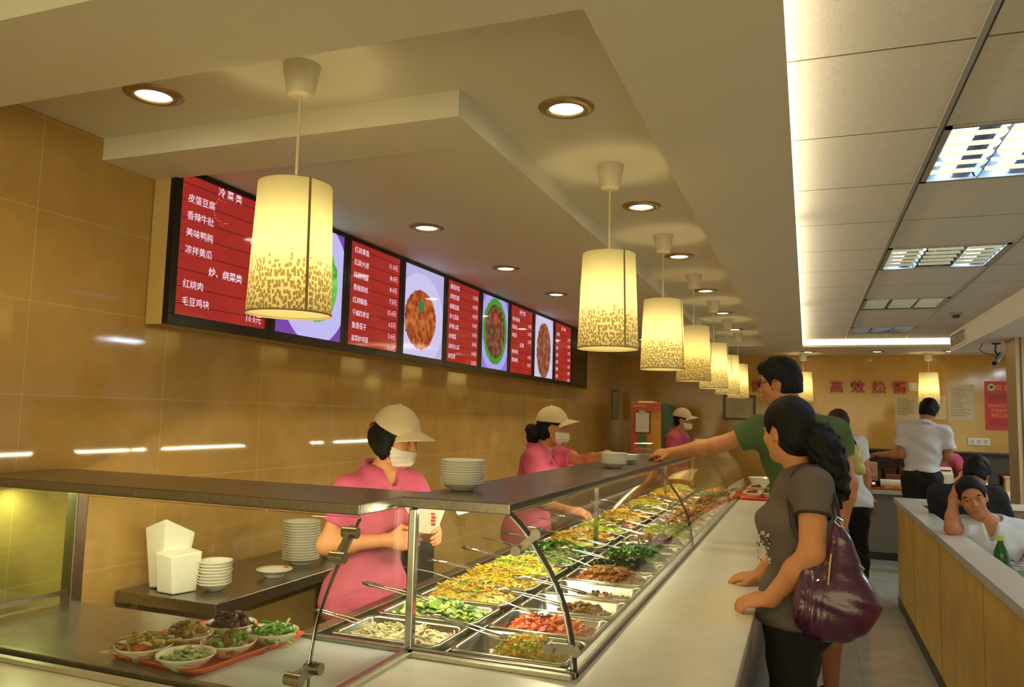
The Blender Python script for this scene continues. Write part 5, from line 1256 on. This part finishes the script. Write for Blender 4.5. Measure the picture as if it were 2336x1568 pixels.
# --- woman in white resting her head on her hand
m_wht = mat('white_t_shirt_cloth', (214, 220, 230), .8, var=.04)
g = figure((1.03, 5.42, .54), (.995, 5.30, .975), (-.16, -.98, 0), 1.58, True, (.895, 5.235, 1.115), (-.10, -.98, -.12), (-.26, -.05, 1))
g.sR = Vector((.855, 5.31, .930)); g.sL = Vector((1.145, 5.30, .925)); g.eR = Vector((.775, 5.165, .935)); g.wR = Vector((.800, 5.245, 1.105)); g.eL = Vector((1.20, 5.20, .74)); g.wL = Vector((1.08, 5.0, .775))
for sd, dx in (('L', .10), ('R', -.10)):
    setattr(g, 'k'+sd, Vector((1.0+dx, 4.98, .55))); setattr(g, 'a'+sd, Vector((1.0+dx, 5.0, .08)))
r = person('seated woman in white scoop-neck top resting her head on her hand over the partition', (1.03, 5.42, 0))
body(g, r, m_skin2, .0055, (hand(g.wR, (.32, .02, 1), (-1, -.3, .2), (.2, -1, 0), .92, curls=(.35, .4, .45, .5), thumb=.2), hand(g.wL, (-1, -.3, 0), (0, 0, 1), (0, -1, 0))))
pr, sb, cl = skull_hair(g, .012, -.12); pr += [rc(hp(g, -.11, 0, -.03), hp(g, -.12, 0, -.16), .04, .03, .03), rc(hp(g, -.03, .072, .02), hp(g, -.045, .070, -.13), .018, .012, .02)]
sb[0] = el(hp(g, .080, 0, -.030), [v*g.hs for v in (.080, .083, .105)], (g.hf, g.hl, g.hu), .010)
soft('hair', pr, .005, m_hair, r, subs=sb, noise=hairnoise(.0010))
face_bits(g, r)
shirt('t_shirt', g, r, m_wht, .006, -.10, .48, .014, .105, fold(16, 20, 24, .003, 1, .002), vneck=.11, slw=.02); trousers(g, r, mat('blue_jeans', (58, 70, 100), .8), .012)
for sd in 'LR': soft('shoe', foot(g, sd), .012, m_black, r)
# ------------------------------------------------------------------ low partition and booth
pt = thing('partition', 'low maple-faced partition wall with white stone top beside the aisle', 'partition', (.78, 5.0, 0))
wobj('wood_panel', MB().box(.715, .6, 0, .80, 7.50, .855), m_wood, pt)
jt = MB()
for y in (1.6, 2.8, 4.0, 5.2, 6.4): jt.box(.7135, y-.002, .08, .7155, y+.002, .855)
wobj('joint', jt, mat('maple_joint', (140, 100, 50), .6), pt)
wobj('kick', MB().box(.711, .6, 0, .716, 7.50, .08), m_dark, pt)
wobj('stone_top', MB().box(.695, .6, .855, .845, 7.56, .90), m_stone, pt, bev=.004)
p2 = thing('partition', 'short white-topped cross partition closing the far end of the booth', 'partition', (1.3, 7.5, 0))
wobj('wood_panel', MB().box(.85, 7.47, 0, 1.72, 7.53, .855), mat('brown_booth_board', (150, 128, 104), .5), p2)
wobj('stone_top', MB().box(.846, 7.43, .855, 1.72, 7.56, .90), m_stone, p2, bev=.004)
be = thing('bench', 'brown booth bench under the resting woman', 'bench', (1.2, 5.8, 0))
m_bench = mat('brown_bench_vinyl', (92, 66, 50), .4)
wobj('seat', MB().box(.85, 5.22, .36, 1.72, 5.72, .43), m_bench, be, bev=.015); wobj('base', MB().box(.88, 5.28, 0, 1.70, 5.68, .36), m_dark, be)
be = thing('bench', 'brown booth bench under the seated man in black', 'bench', (1.2, 6.4, 0))
wobj('seat', MB().box(.85, 6.16, .36, 1.72, 6.66, .43), m_bench, be, bev=.015); wobj('base', MB().box(.88, 6.2, 0, 1.70, 6.6, .36), m_dark, be)
tb_ = thing('table', 'pale booth table behind the partition, carrying the green bottle', 'table', (1.25, 4.6, 0))
wobj('tabletop', MB().box(.85, 4.15, .73, 1.72, 4.95, .76), m_white, tb_, bev=.004); wobj('leg', MB().tube([(1.28, 4.55, .02), (1.28, 4.55, .73)], .04, 16), m_steel, tb_, smooth=True); wobj('foot', MB().tube([(1.28, 4.55, 0), (1.28, 4.55, .025)], .22, 24), m_dark, tb_)
bt = thing('bottle', 'green plastic tea bottle with yellow-green cap on the booth table', 'bottle', (.905, 4.60, .76))
gp = bpy.data.materials.new('green_bottle_plastic'); gp.use_nodes = True; MATS['green_bottle_plastic'] = gp; b = gp.node_tree.nodes['Principled BSDF']
b.inputs['Base Color'].default_value = lin((40, 120, 50)); b.inputs['Roughness'].default_value = .1; b.inputs['Transmission Weight'].default_value = .5
obj('body', MB().lathe([(0, 0), (.030, 0), (.033, .008), (.033, .05), (.031, .055), (.033, .06), (.033, .12), (.030, .145), (.016, .178), (.014, .186), (.014, .20), (0, .20)], n=28), gp, bt, smooth=True)
obj('cap', MB().lathe([(0, .196), (.0165, .196), (.0165, .218), (.015, .221), (0, .221)], n=24), mat('lime_cap', (190, 206, 60), .4), bt, smooth=True)
obj('label_band', MB().lathe([(.0336, .062), (.0338, .064), (.0338, .115), (.0336, .117)], n=28), mat('dark_green_label', (34, 84, 44), .4), bt, smooth=True)
def clear_cup(x, y, label):
    t = thing('plastic_cup', label, 'cup', (x, y, .76), 0, 'clear cups on the booth table')
    obj('wall', MB().lathe([(0, .002), (.026, .002), (.036, .10), (.0375, .10), (.0275, 0), (0, 0)], n=28), m_glass, t, smooth=True)
    obj('rim', MB().lathe([(.036, .098), (.039, .100), (.036, .102)], n=28), m_white, t, smooth=True)
clear_cup(.955, 4.38, 'clear plastic cup on the booth table at the right edge, nearer one'); clear_cup(.965, 4.52, 'clear plastic cup on the booth table beside the green bottle')
wr = obj('wrapper', MB(), m_white) if False else None
me = sdf_mesh('wrapper', [el((.97, 4.72, .80), (.07, .06, .05), None, .03), el((1.03, 4.68, .79), (.06, .05, .04), None, .03), el((.93, 4.78, .79), (.04, .05, .04), None, .03)], .006,
              noise=lambda X, Y, Z: .008*np.sin(X*90+2*np.sin(Y*60))*np.sin(Y*80+Z*70), mats=mat('blue_and_white_wrapper', (120, 128, 150), .35, var=.8, scale=22))
wr = bpy.data.objects.new('wrapper', me); COL.objects.link(wr); tag(wr, 'crumpled blue and white plastic wrapper on the booth table', 'wrapper')

# ------------------------------------------------------------------ back counter and what stands on it
bc = thing('back_counter', 'grey-fronted checkout counter with pale top along the back wall', 'counter', (1.5, 10.2, 0))
m_gf = mat('grey_laminate', (128, 120, 108), .5, var=.03)
wobj('front_panel', MB().box(-.15, 9.86, .09, 3.6, 9.90, .74), m_gf, bc); wobj('kick', MB().box(-.15, 9.90, 0, 3.6, 9.94, .09), m_dark, bc)
wobj('end_panel', MB().box(-.15, 9.90, .0, -.11, 10.3, .74), m_gf, bc)
jn = MB()
for x in (.12, .62, 1.12, 1.62, 2.12): jn.box(x-.002, 9.858, .09, x+.002, 9.861, .74)
wobj('joint', jn, m_dark, bc); wobj('top', MB().box(-.17, 9.83, .74, 3.6, 10.32, .785), mat('pale_counter_top', (196, 192, 182), .3), bc, bev=.003)
ZC = .786
for k, x in enumerate((.60, .985)):
    o = bpy.data.objects.new('tray', tray_me); COL.objects.link(o); o.location = (x, 9.96, ZC); o.scale = (.92, .55, .9); tag(o, 'orange tray on the back counter %s' % ('under the scale' if k == 0 else 'left of the white shirt'), 'tray')
    for q in range(3):
        f = bpy.data.objects.new('food', food_mesh(('cabbage', 'eggs', 'greens')[q], .05, .03, 300+q+k*9, .12, hs=.5)); COL.objects.link(f); f.location = (x-.11+q*.11, 9.90, ZC+.006)
        tag(f, '%s on the orange tray %s' % (FOODS[('cabbage', 'eggs', 'greens')[q]][0], ('under the scale', 'left of the white shirt')[k]), 'food', None, 'stuff')
sc_ = thing('scale', 'dark blue digital scale with two red lights on the back counter', 'scale', (.64, 10.06, ZC))
wobj('body', MB().box(.52, 9.99, ZC+.03, .75, 10.2, ZC+.095), mat('navy_plastic', (34, 38, 62), .35), sc_, bev=.006)
m_redled = emit_mat('red_display_light', (1.0, .08, .10), 4.0)
for x in (.655, .715): wobj('display_light', MB().box(x-.014, 9.984, ZC+.05, x+.014, 9.991, ZC+.075), m_redled, sc_)
wobj('plate', MB().box(.51, 9.985, ZC+.097, .76, 10.21, ZC+.110), m_steel, sc_)
for x in (.54, .73): wobj('foot', MB().box(x-.02, 10.0, ZC, x+.02, 10.18, ZC+.03), m_dark, sc_)
cb = thing('cardboard_box', 'cardboard box with red oval print standing on the digital scale', 'box', (.65, 10.09, ZC+.11))
wobj('box_body', MB().box(.535, 10.0, ZC+.112, .76, 10.2, ZC+.30), mat('tan_cardboard', (206, 164, 116), .8, var=.04), cb, bev=.003)
m_rp = mat('red_box_print', (186, 52, 40), .7); q = MB()
q.tube([(.652+.062*math.cos(t*.42), 9.999, ZC+.205+.026*math.sin(t*.42)) for t in range(5, 16)], .0035, 6, flat=.4)
for k in range(4): q.box(.607+k*.024, 9.9975, ZC+.195+.004*k, .625+k*.024, 10.0, ZC+.222+.003*(k % 2))
for k in range(5): q.box(.555+k*.04, 9.9975, ZC+.128, .585+k*.04, 10.0, ZC+.138)
wobj('printed_mark', q, m_rp, cb)
fd = thing('cloth_bundle', 'pale folded cloth lying on the cardboard box', 'cloth', (.60, 10.1, ZC+.30))
soft('cloth', [el((.60, 10.1, ZC+.315), (.09, .07, .025), None, .02), el((.56, 10.08, ZC+.335), (.06, .05, .02), None, .02)], .007, mat('pale_green_cloth', (176, 178, 150), .8), fd, noise=fold(60, 40, 20, .004))
rl = thing('paper_roll', 'white paper roll lying on the back counter right of the scale', 'paper roll', (.89, 10.06, ZC+.05))
wobj('roll', MB().tube([(.79, 10.06, ZC+.062), (1.0, 10.06, ZC+.062)], .05, 24), m_card, rl, smooth=False); wobj('core', MB().tube([(.783, 10.06, ZC+.062), (1.007, 10.06, ZC+.062)], .02, 16), m_dark, rl)
bx_ = thing('wooden_box', 'brown box on the back counter between the scale and the white shirt', 'box', (.93, 10.2, ZC))
wobj('box_body', MB().box(.86, 10.14, ZC+.012, 1.07, 10.28, ZC+.16), mat('brown_board', (120, 72, 40), .6), bx_, bev=.004)
pr_ = thing('receipt_printer', 'cream receipt printer on the back counter right of the white shirt', 'printer', (1.46, 10.0, ZC))
wobj('body', MB().prism([(9.92, ZC+.08), (10.16, ZC+.08), (10.16, ZC+.27), (10.06, ZC+.28), (9.94, ZC+.20)], 'x', 1.385, 1.525), mat('cream_plastic', (214, 204, 170), .4), pr_, bev=.008)
wobj('paper_slot', MB().box(1.40, 9.99, ZC+.238, 1.51, 10.0, ZC+.25), m_dark, pr_); wobj('drawer', MB().box(1.34, 9.90, ZC, 1.62, 10.2, ZC+.08), mat('grey_plastic', (150, 146, 138), .4), pr_, bev=.005)
wobj('key_pad', MB().box(1.36, 9.895, ZC+.02, 1.60, 9.90, ZC+.06), m_dark, pr_)
mo = thing('monitor', 'black computer monitor at the right end of the back counter', 'monitor', (1.9, 10.12, ZC))
wobj('screen', MB().box(1.70, 10.1, ZC+.10, 2.12, 10.135, ZC+.385), m_bezel, mo, bev=.005); wobj('stand', MB().box(1.87, 10.11, ZC, 1.95, 10.13, ZC+.12), m_bezel, mo); wobj('base', MB().box(1.80, 10.04, ZC, 2.02, 10.2, ZC+.012), m_bezel, mo)
cr = thing('carton', 'tan carton beside the papers at the right end of the back counter', 'carton', (2.1, 9.96, ZC))
wobj('box_body', MB().box(2.02, 9.92, ZC+.05, 2.26, 10.03, ZC+.20), MATS['tan_cardboard'], cr, bev=.003)
wobj('lid', MB().box(2.01, 9.915, ZC+.19, 2.27, 10.035, ZC+.212), MATS['tan_cardboard'], cr)
for k in range(3):
    o = obj('paper_stack', MB().box(1.88+k*.02, 9.86+.01*k, ZC+.001+k*.016, 2.18+k*.02, 9.99+.01*k, ZC+.015+k*.016), m_card, bev=.001); tag(o, '%s pad of white papers piled before the tan carton' % ('lowest', 'middle', 'topmost')[k], 'paper', 'papers on the back counter')
o = obj('paper_stand', MB().obox((1.80, 9.95, ZC+.085), (1, .2, 0), (0, .3, 1), (-.2, 1, -.3), .06, .085, .004), m_card); tag(o, 'small white notice card leaning left of the papers on the back counter', 'card')
# dark recess behind the counter
dk = thing('back_shelf', 'dark wine-red shelf unit along the back wall behind the counter', 'shelf', (1.6, 11.1, 0))
wobj('back_board', MB().box(.42, 11.16, .0, 3.6, YB-.001, 1.195), mat('wine_red_board', (58, 22, 24), .4), dk); wobj('top_edge', MB().box(.42, 11.05, 1.195, 3.6, YB-.001, 1.215), m_dark, dk)
for x in (.43, 1.45, 2.45, 3.55): wobj('upright', MB().box(x-.012, 11.0, 0, x+.012, 11.16, 1.195), m_dark, dk)
wobj('shelf_board', MB().box(.43, 10.98, .80, 3.56, 11.16, .82), m_dark, dk)
for k in range(5):
    x = .75+k*.17; o = obj('box', MB().box(x, 11.0, .822, x+.13, 11.13, .94+.03*(k % 3)), mat('brown_goods_%d' % (k % 2), ((110, 66, 40), (84, 50, 38))[k % 2], .6), bev=.004)
    tag(o, 'small brown box on the dark shelf behind the counter, %s from the left' % ORD[k], 'box', 'boxes on the dark shelf')

# ------------------------------------------------------------------ back wall: slogan, papers, poster, switches
m_sl = mat('red_slogan_letter', (176, 36, 32), .4)
for ch, x in (('优', -.635), ('高', .372), ('效', .635), ('热', .885), ('情', 1.13)):
    t = MB().text(ch, (x, YB-.022, 1.952), (1, 0, 0), (0, 0, 1), .172, 'CENTER', .018); b_ = MB()
    o = obj('slogan_character', t, m_sl); so = o.modifiers.new('solid', 'SOLIDIFY'); so.thickness = .018; so.offset = 0
    tag(o, {'优': 'red wall character beside the face of the man in green', '高': 'red wall character, leftmost of the group of four', '效': 'red wall character, second of the group of four',
            '热': 'red wall character, third of the group of four', '情': 'red wall character, last of the four, beside the white switch'}[ch], 'letter')
m_paper = mat('notice_paper', (204, 190, 156), .7, var=.02); m_ink = mat('notice_ink', (140, 122, 92), .7)
def notice(x0, x1, z0, z1, label, rows, sdv):
    t = thing('paper_notice', label, 'notice', ((x0+x1)/2, YB-.004, z0), 0, 'paper notices on the back wall')
    wobj('sheet', MB().box(x0, YB-.006, z0, x1, YB-.002, z1), m_paper, t); rr = random.Random(sdv); q = MB()
    for k in range(rows):
        z = z1-.05-(z1-z0-.09)*k/rows
        q.box(x0+.03, YB-.0068, z-.004, x0+.03+(x1-x0-.06)*rr.uniform(.5, 1), YB-.006, z+.003)
    wobj('printed_lines', q, m_ink, t)
notice(1.065, 1.345, 1.60, 1.915, 'pale paper notice on the back wall left of the white-shirted man', 9, 1)
notice(1.36, 1.655, 1.61, 1.91, 'paper notice on the back wall half hidden by the hanging lamp', 9, 2)
notice(1.675, 1.965, 1.60, 2.055, 'tall white paper notice on the back wall left of the red poster', 14, 3)
ps = thing('poster', 'red poster with yellow and black lettering on the back wall', 'poster', (2.25, YB-.005, 1.5))
PX0, PX1, PZ0, PZ1 = 2.085, 2.50, 1.495, 2.10
wobj('sheet', MB().box(PX0, YB-.007, PZ0, PX1, YB-.002, PZ1), mat('poster_red', (206, 34, 22), .5, var=.04), ps)
m_yl = mat('poster_yellow', (230, 150, 40), .5); m_bk = mat('poster_black', (40, 20, 26), .5); m_dr = mat('poster_dark_red', (128, 18, 22), .5); m_wh = mat('poster_white', (206, 190, 150), .5); m_gn = mat('poster_green', (110, 130, 70), .5)
q = MB(); q.text('招 牌 菜', (PX0+.115, YB-.0085, PZ1-.105), (1, 0, 0), (0, 0, 1), .075, 'LEFT', .01); wobj('title', q, m_yl, ps)
q = MB()
for k, w0 in enumerate((.19, .17, .20)): q.text(('特价供应中', '天天有优惠', '欢迎来品尝')[k], (PX0+.03+.03*(k > 0), YB-.0085, PZ1-.32-.058*k), (1, 0, 0), (0, 0, 1), .044, 'LEFT', .012)
wobj('yellow_lettering', q, m_yl, ps)
q = MB()
for k in range(3):
    for j in range(3): q.ell((PX0+.245+.03*k+.035*j, YB-.008, PZ1-.305-.058*k), (.015, .002, .018), 8, 5)
wobj('black_lettering', q, m_bk, ps)
q = MB(); rr = random.Random(5)
for k in range(9): z = PZ1-.165-.02*k if k < 5 else PZ1-.475-.022*(k-5); q.box(PX0+.04, YB-.0085, z-.005, PX0+.04+rr.uniform(.18, .33), YB-.0075, z+.004)
wobj('small_print', q, m_dr, ps)
wobj('emblem', MB().tube([(PX0+.072, YB-.009, PZ1-.075), (PX0+.072, YB-.0065, PZ1-.075)], .045, 24), m_wh, ps); wobj('emblem_leaf', MB().obox((PX0+.075, YB-.0095, PZ1-.075), (1, 0, .6), (-.6, 0, 1), (0, 1, 0), .026, .012, .001).obox((PX0+.065, YB-.0095, PZ1-.062), (1, 0, -.5), (.5, 0, 1), (0, 1, 0), .018, .010, .001), m_gn, ps)
sw = thing('switch_plate', 'white switch plate on the back wall right of the red characters', 'switch', (1.285, YB-.01, 1.99))
wobj('plate', MB().box(1.235, YB-.016, 1.965, 1.335, YB-.002, 2.075), m_white, sw, bev=.004); wobj('rocker', MB().box(1.262, YB-.022, 1.99, 1.308, YB-.014, 2.05), m_white, sw, bev=.003)
sk = thing('socket_panel', 'long white socket panel on the back wall under the red poster', 'socket', (1.99, YB-.01, 1.34))
wobj('plate', MB().box(1.885, YB-.02, 1.30, 2.125, YB-.002, 1.39), m_white, sk, bev=.005)
for k in range(3): wobj('outlet', MB().box(1.91+k*.072, YB-.024, 1.32, 1.955+k*.072, YB-.018, 1.37), m_paper, sk)
fr2 = thing('framed_certificate', 'dark-framed certificate on the back wall left of the man in green', 'picture', (-.87, YB-.02, 1.7))
FX0, FX1, FZ0, FZ1 = -1.09, -.655, 1.54, 1.885
m_fr = mat('dark_wood_frame', (62, 26, 20), .3); q = MB(); fwid = .03
q.box(FX0, YB-.03, FZ0, FX1, YB-.002, FZ0+fwid).box(FX0, YB-.03, FZ1-fwid, FX1, YB-.002, FZ1).box(FX0, YB-.03, FZ0+fwid, FX0+fwid, YB-.002, FZ1-fwid).box(FX1-fwid, YB-.03, FZ0+fwid, FX1, YB-.002, FZ1-fwid)
wobj('frame', q, m_fr, fr2); wobj('certificate', MB().box(FX0+fwid, YB-.016, FZ0+fwid, FX1-fwid, YB-.01, FZ1-fwid), m_paper, fr2)
q = MB()
for k in range(5): q.box(FX0+.10, YB-.0168, FZ1-.11-.035*k, FX1-.10-.02*(k % 3), YB-.016, FZ1-.106-.035*k)
wobj('printed_lines', q, m_ink, fr2)
# framed sheet on the tiled side wall
nf = thing('framed_notice', 'narrow framed notice on the tiled side wall near its far corner', 'notice', (XW, 10.85, 1.7))
wobj('frame', MB().box(XW+.001, 10.62, 1.505, XW+.02, 10.98, 1.915), mat('grey_green_frame', (120, 124, 96), .4), nf); wobj('sheet', MB().box(XW+.018, 10.65, 1.53, XW+.022, 10.95, 1.89), m_paper, nf)
q = MB()
for k in range(10): q.box(XW+.0215, 10.68, 1.58+.028*k, XW+.0228, 10.92, 1.587+.028*k)
wobj('printed_lines', q, m_ink, nf)
# drinks dispenser
dd = thing('drinks_dispenser', 'tall orange and yellow drinks dispenser with green side in the far corner', 'dispenser', (-1.85, 9.8, 0))
m_or = mat('dispenser_orange_red', (206, 84, 34), .3, var=.1, scale=4); m_ye = mat('dispenser_yellow', (226, 158, 40), .3, var=.05, scale=4); m_gr = mat('dispenser_green', (34, 84, 56), .3)
wobj('body', MB().box(-2.05, 9.64, .80, -1.68, 10.1, 1.725), m_ye, dd, bev=.008)
wobj('front_panel', MB().box(-2.05, 9.625, .80, -1.85, 9.64, 1.62), m_or, dd); wobj('header', MB().box(-2.05, 9.622, 1.62, -1.685, 9.64, 1.72), m_or, dd)
wobj('side_housing', MB().prism([(-1.68, 1.30), (-1.58, 1.30), (-1.545, 1.36), (-1.545, 1.62), (-1.59, 1.70), (-1.68, 1.72)], 'y', 9.66, 10.08), m_gr, dd, bev=.006); wobj('side_panel', MB().box(-1.68, 9.66, .80, -1.655, 10.08, 1.30), m_gr, dd)
wobj('lid', MB().box(-1.98, 9.70, 1.725, -1.78, 9.95, 1.745), m_white, dd, bev=.004); wobj('base_cabinet', MB().box(-2.08, 9.62, 0, -1.60, 10.12, .80), m_gf, dd)
q = MB()
for k in range(5): q.box(-2.02+k*.032, 9.6185, 1.672, -1.998+k*.032, 9.6225, 1.69)
wobj('printed_mark', q, m_wh, dd)
wobj('picture_bottle', MB().prism([(-1.965, 1.16), (-1.855, 1.16), (-1.86, 1.28), (-1.885, 1.33), (-1.925, 1.33), (-1.955, 1.27)], 'y', 9.619, 9.625), mat('bottle_green_print', (52, 140, 40), .4), dd)
cp = thing('clipboard', 'white clipboard hung on the front of the orange dispenser', 'clipboard', (-1.9, 9.61, 1.5))
wobj('board', MB().box(-2.0, 9.604, 1.345, -1.81, 9.612, 1.615), mat('green_board', (70, 92, 70), .5), cp); wobj('paper', MB().box(-1.99, 9.601, 1.36, -1.822, 9.605, 1.60), m_card, cp); wobj('clip', MB().box(-1.945, 9.598, 1.59, -1.865, 9.606, 1.625), m_steel, cp)
# wire rack on the shelf
wk = thing('wire_rack', 'small wire rack on the case shelf before the orange dispenser', 'rack', (-1.02, 5.2, ZS))
q = MB()
for z in (.004, .04, .075): q.tube([(-1.065, 5.12, ZS+z), (-.955, 5.12, ZS+z), (-.955, 5.28, ZS+z), (-1.065, 5.28, ZS+z), (-1.065, 5.12, ZS+z)], .0025, 6)
for k in range(6): q.tube([(-1.065+.022*k, 5.12, ZS+.002), (-1.065+.022*k, 5.12, ZS+.077)], .002, 6); q.tube([(-1.065+.022*k, 5.28, ZS+.002), (-1.065+.022*k, 5.28, ZS+.077)], .002, 6)
wobj('wires', q, m_chrome, wk)
# white holder behind the distant staff member
wh = thing('white_box', 'white open-topped box standing beyond the distant staff member', 'box', (-1.14, 9.7, 0))
wobj('box_body', MB().box(-1.27, 9.64, 1.12, -1.0, 9.80, 1.285), m_card, wh, bev=.004); wobj('rim', MB().box(-1.28, 9.63, 1.285, -.99, 9.81, 1.30), m_white, wh); wobj('stand', MB().box(-1.30, 9.6, 0, -.97, 9.95, 1.12), m_gf, wh)
# camera and smoke detector
cc = thing('security_camera', 'silver security camera under the right soffit near the back wall', 'security camera', (1.70, 8.5, 2.3))
wobj('housing', MB().tube([(1.66, 8.44, 2.13), (1.73, 8.55, 2.215)], .032, 16), m_chrome, cc, smooth=False); wobj('lens', MB().tube([(1.655, 8.432, 2.124), (1.66, 8.44, 2.13)], .02, 14), m_bezel, cc); wobj('bracket', MB().tube([(1.70, 8.5, 2.19), (1.69, 8.55, 2.26), (1.70, 8.55, ZRS)], .009, 8), m_dark, cc)
wobj('cable', MB().tube([(1.73, 8.56, 2.21), (1.60, 8.58, 2.235), (1.56, 8.56, 2.27), (1.59, 8.55, ZRS)], .004, 6), m_dark, cc); wobj('mount', MB().tube([(1.70, 8.55, ZRS-.012), (1.70, 8.55, ZRS)], .04, 16), m_dark, cc)
sd_ = thing('smoke_detector', 'grey smoke detector on the board ceiling near the air vent', 'detector', (1.245, 7.79, ZG))
obj('base', MB().lathe([(0, -.018), (.05, -.018), (.056, -.006), (.056, 0)], n=24), mat('detector_grey', (150, 140, 120), .5), sd_, smooth=True); obj('head', MB().lathe([(0, -.045), (.026, -.045), (.034, -.030), (.034, -.018)], n=20), m_dark, sd_, smooth=True)
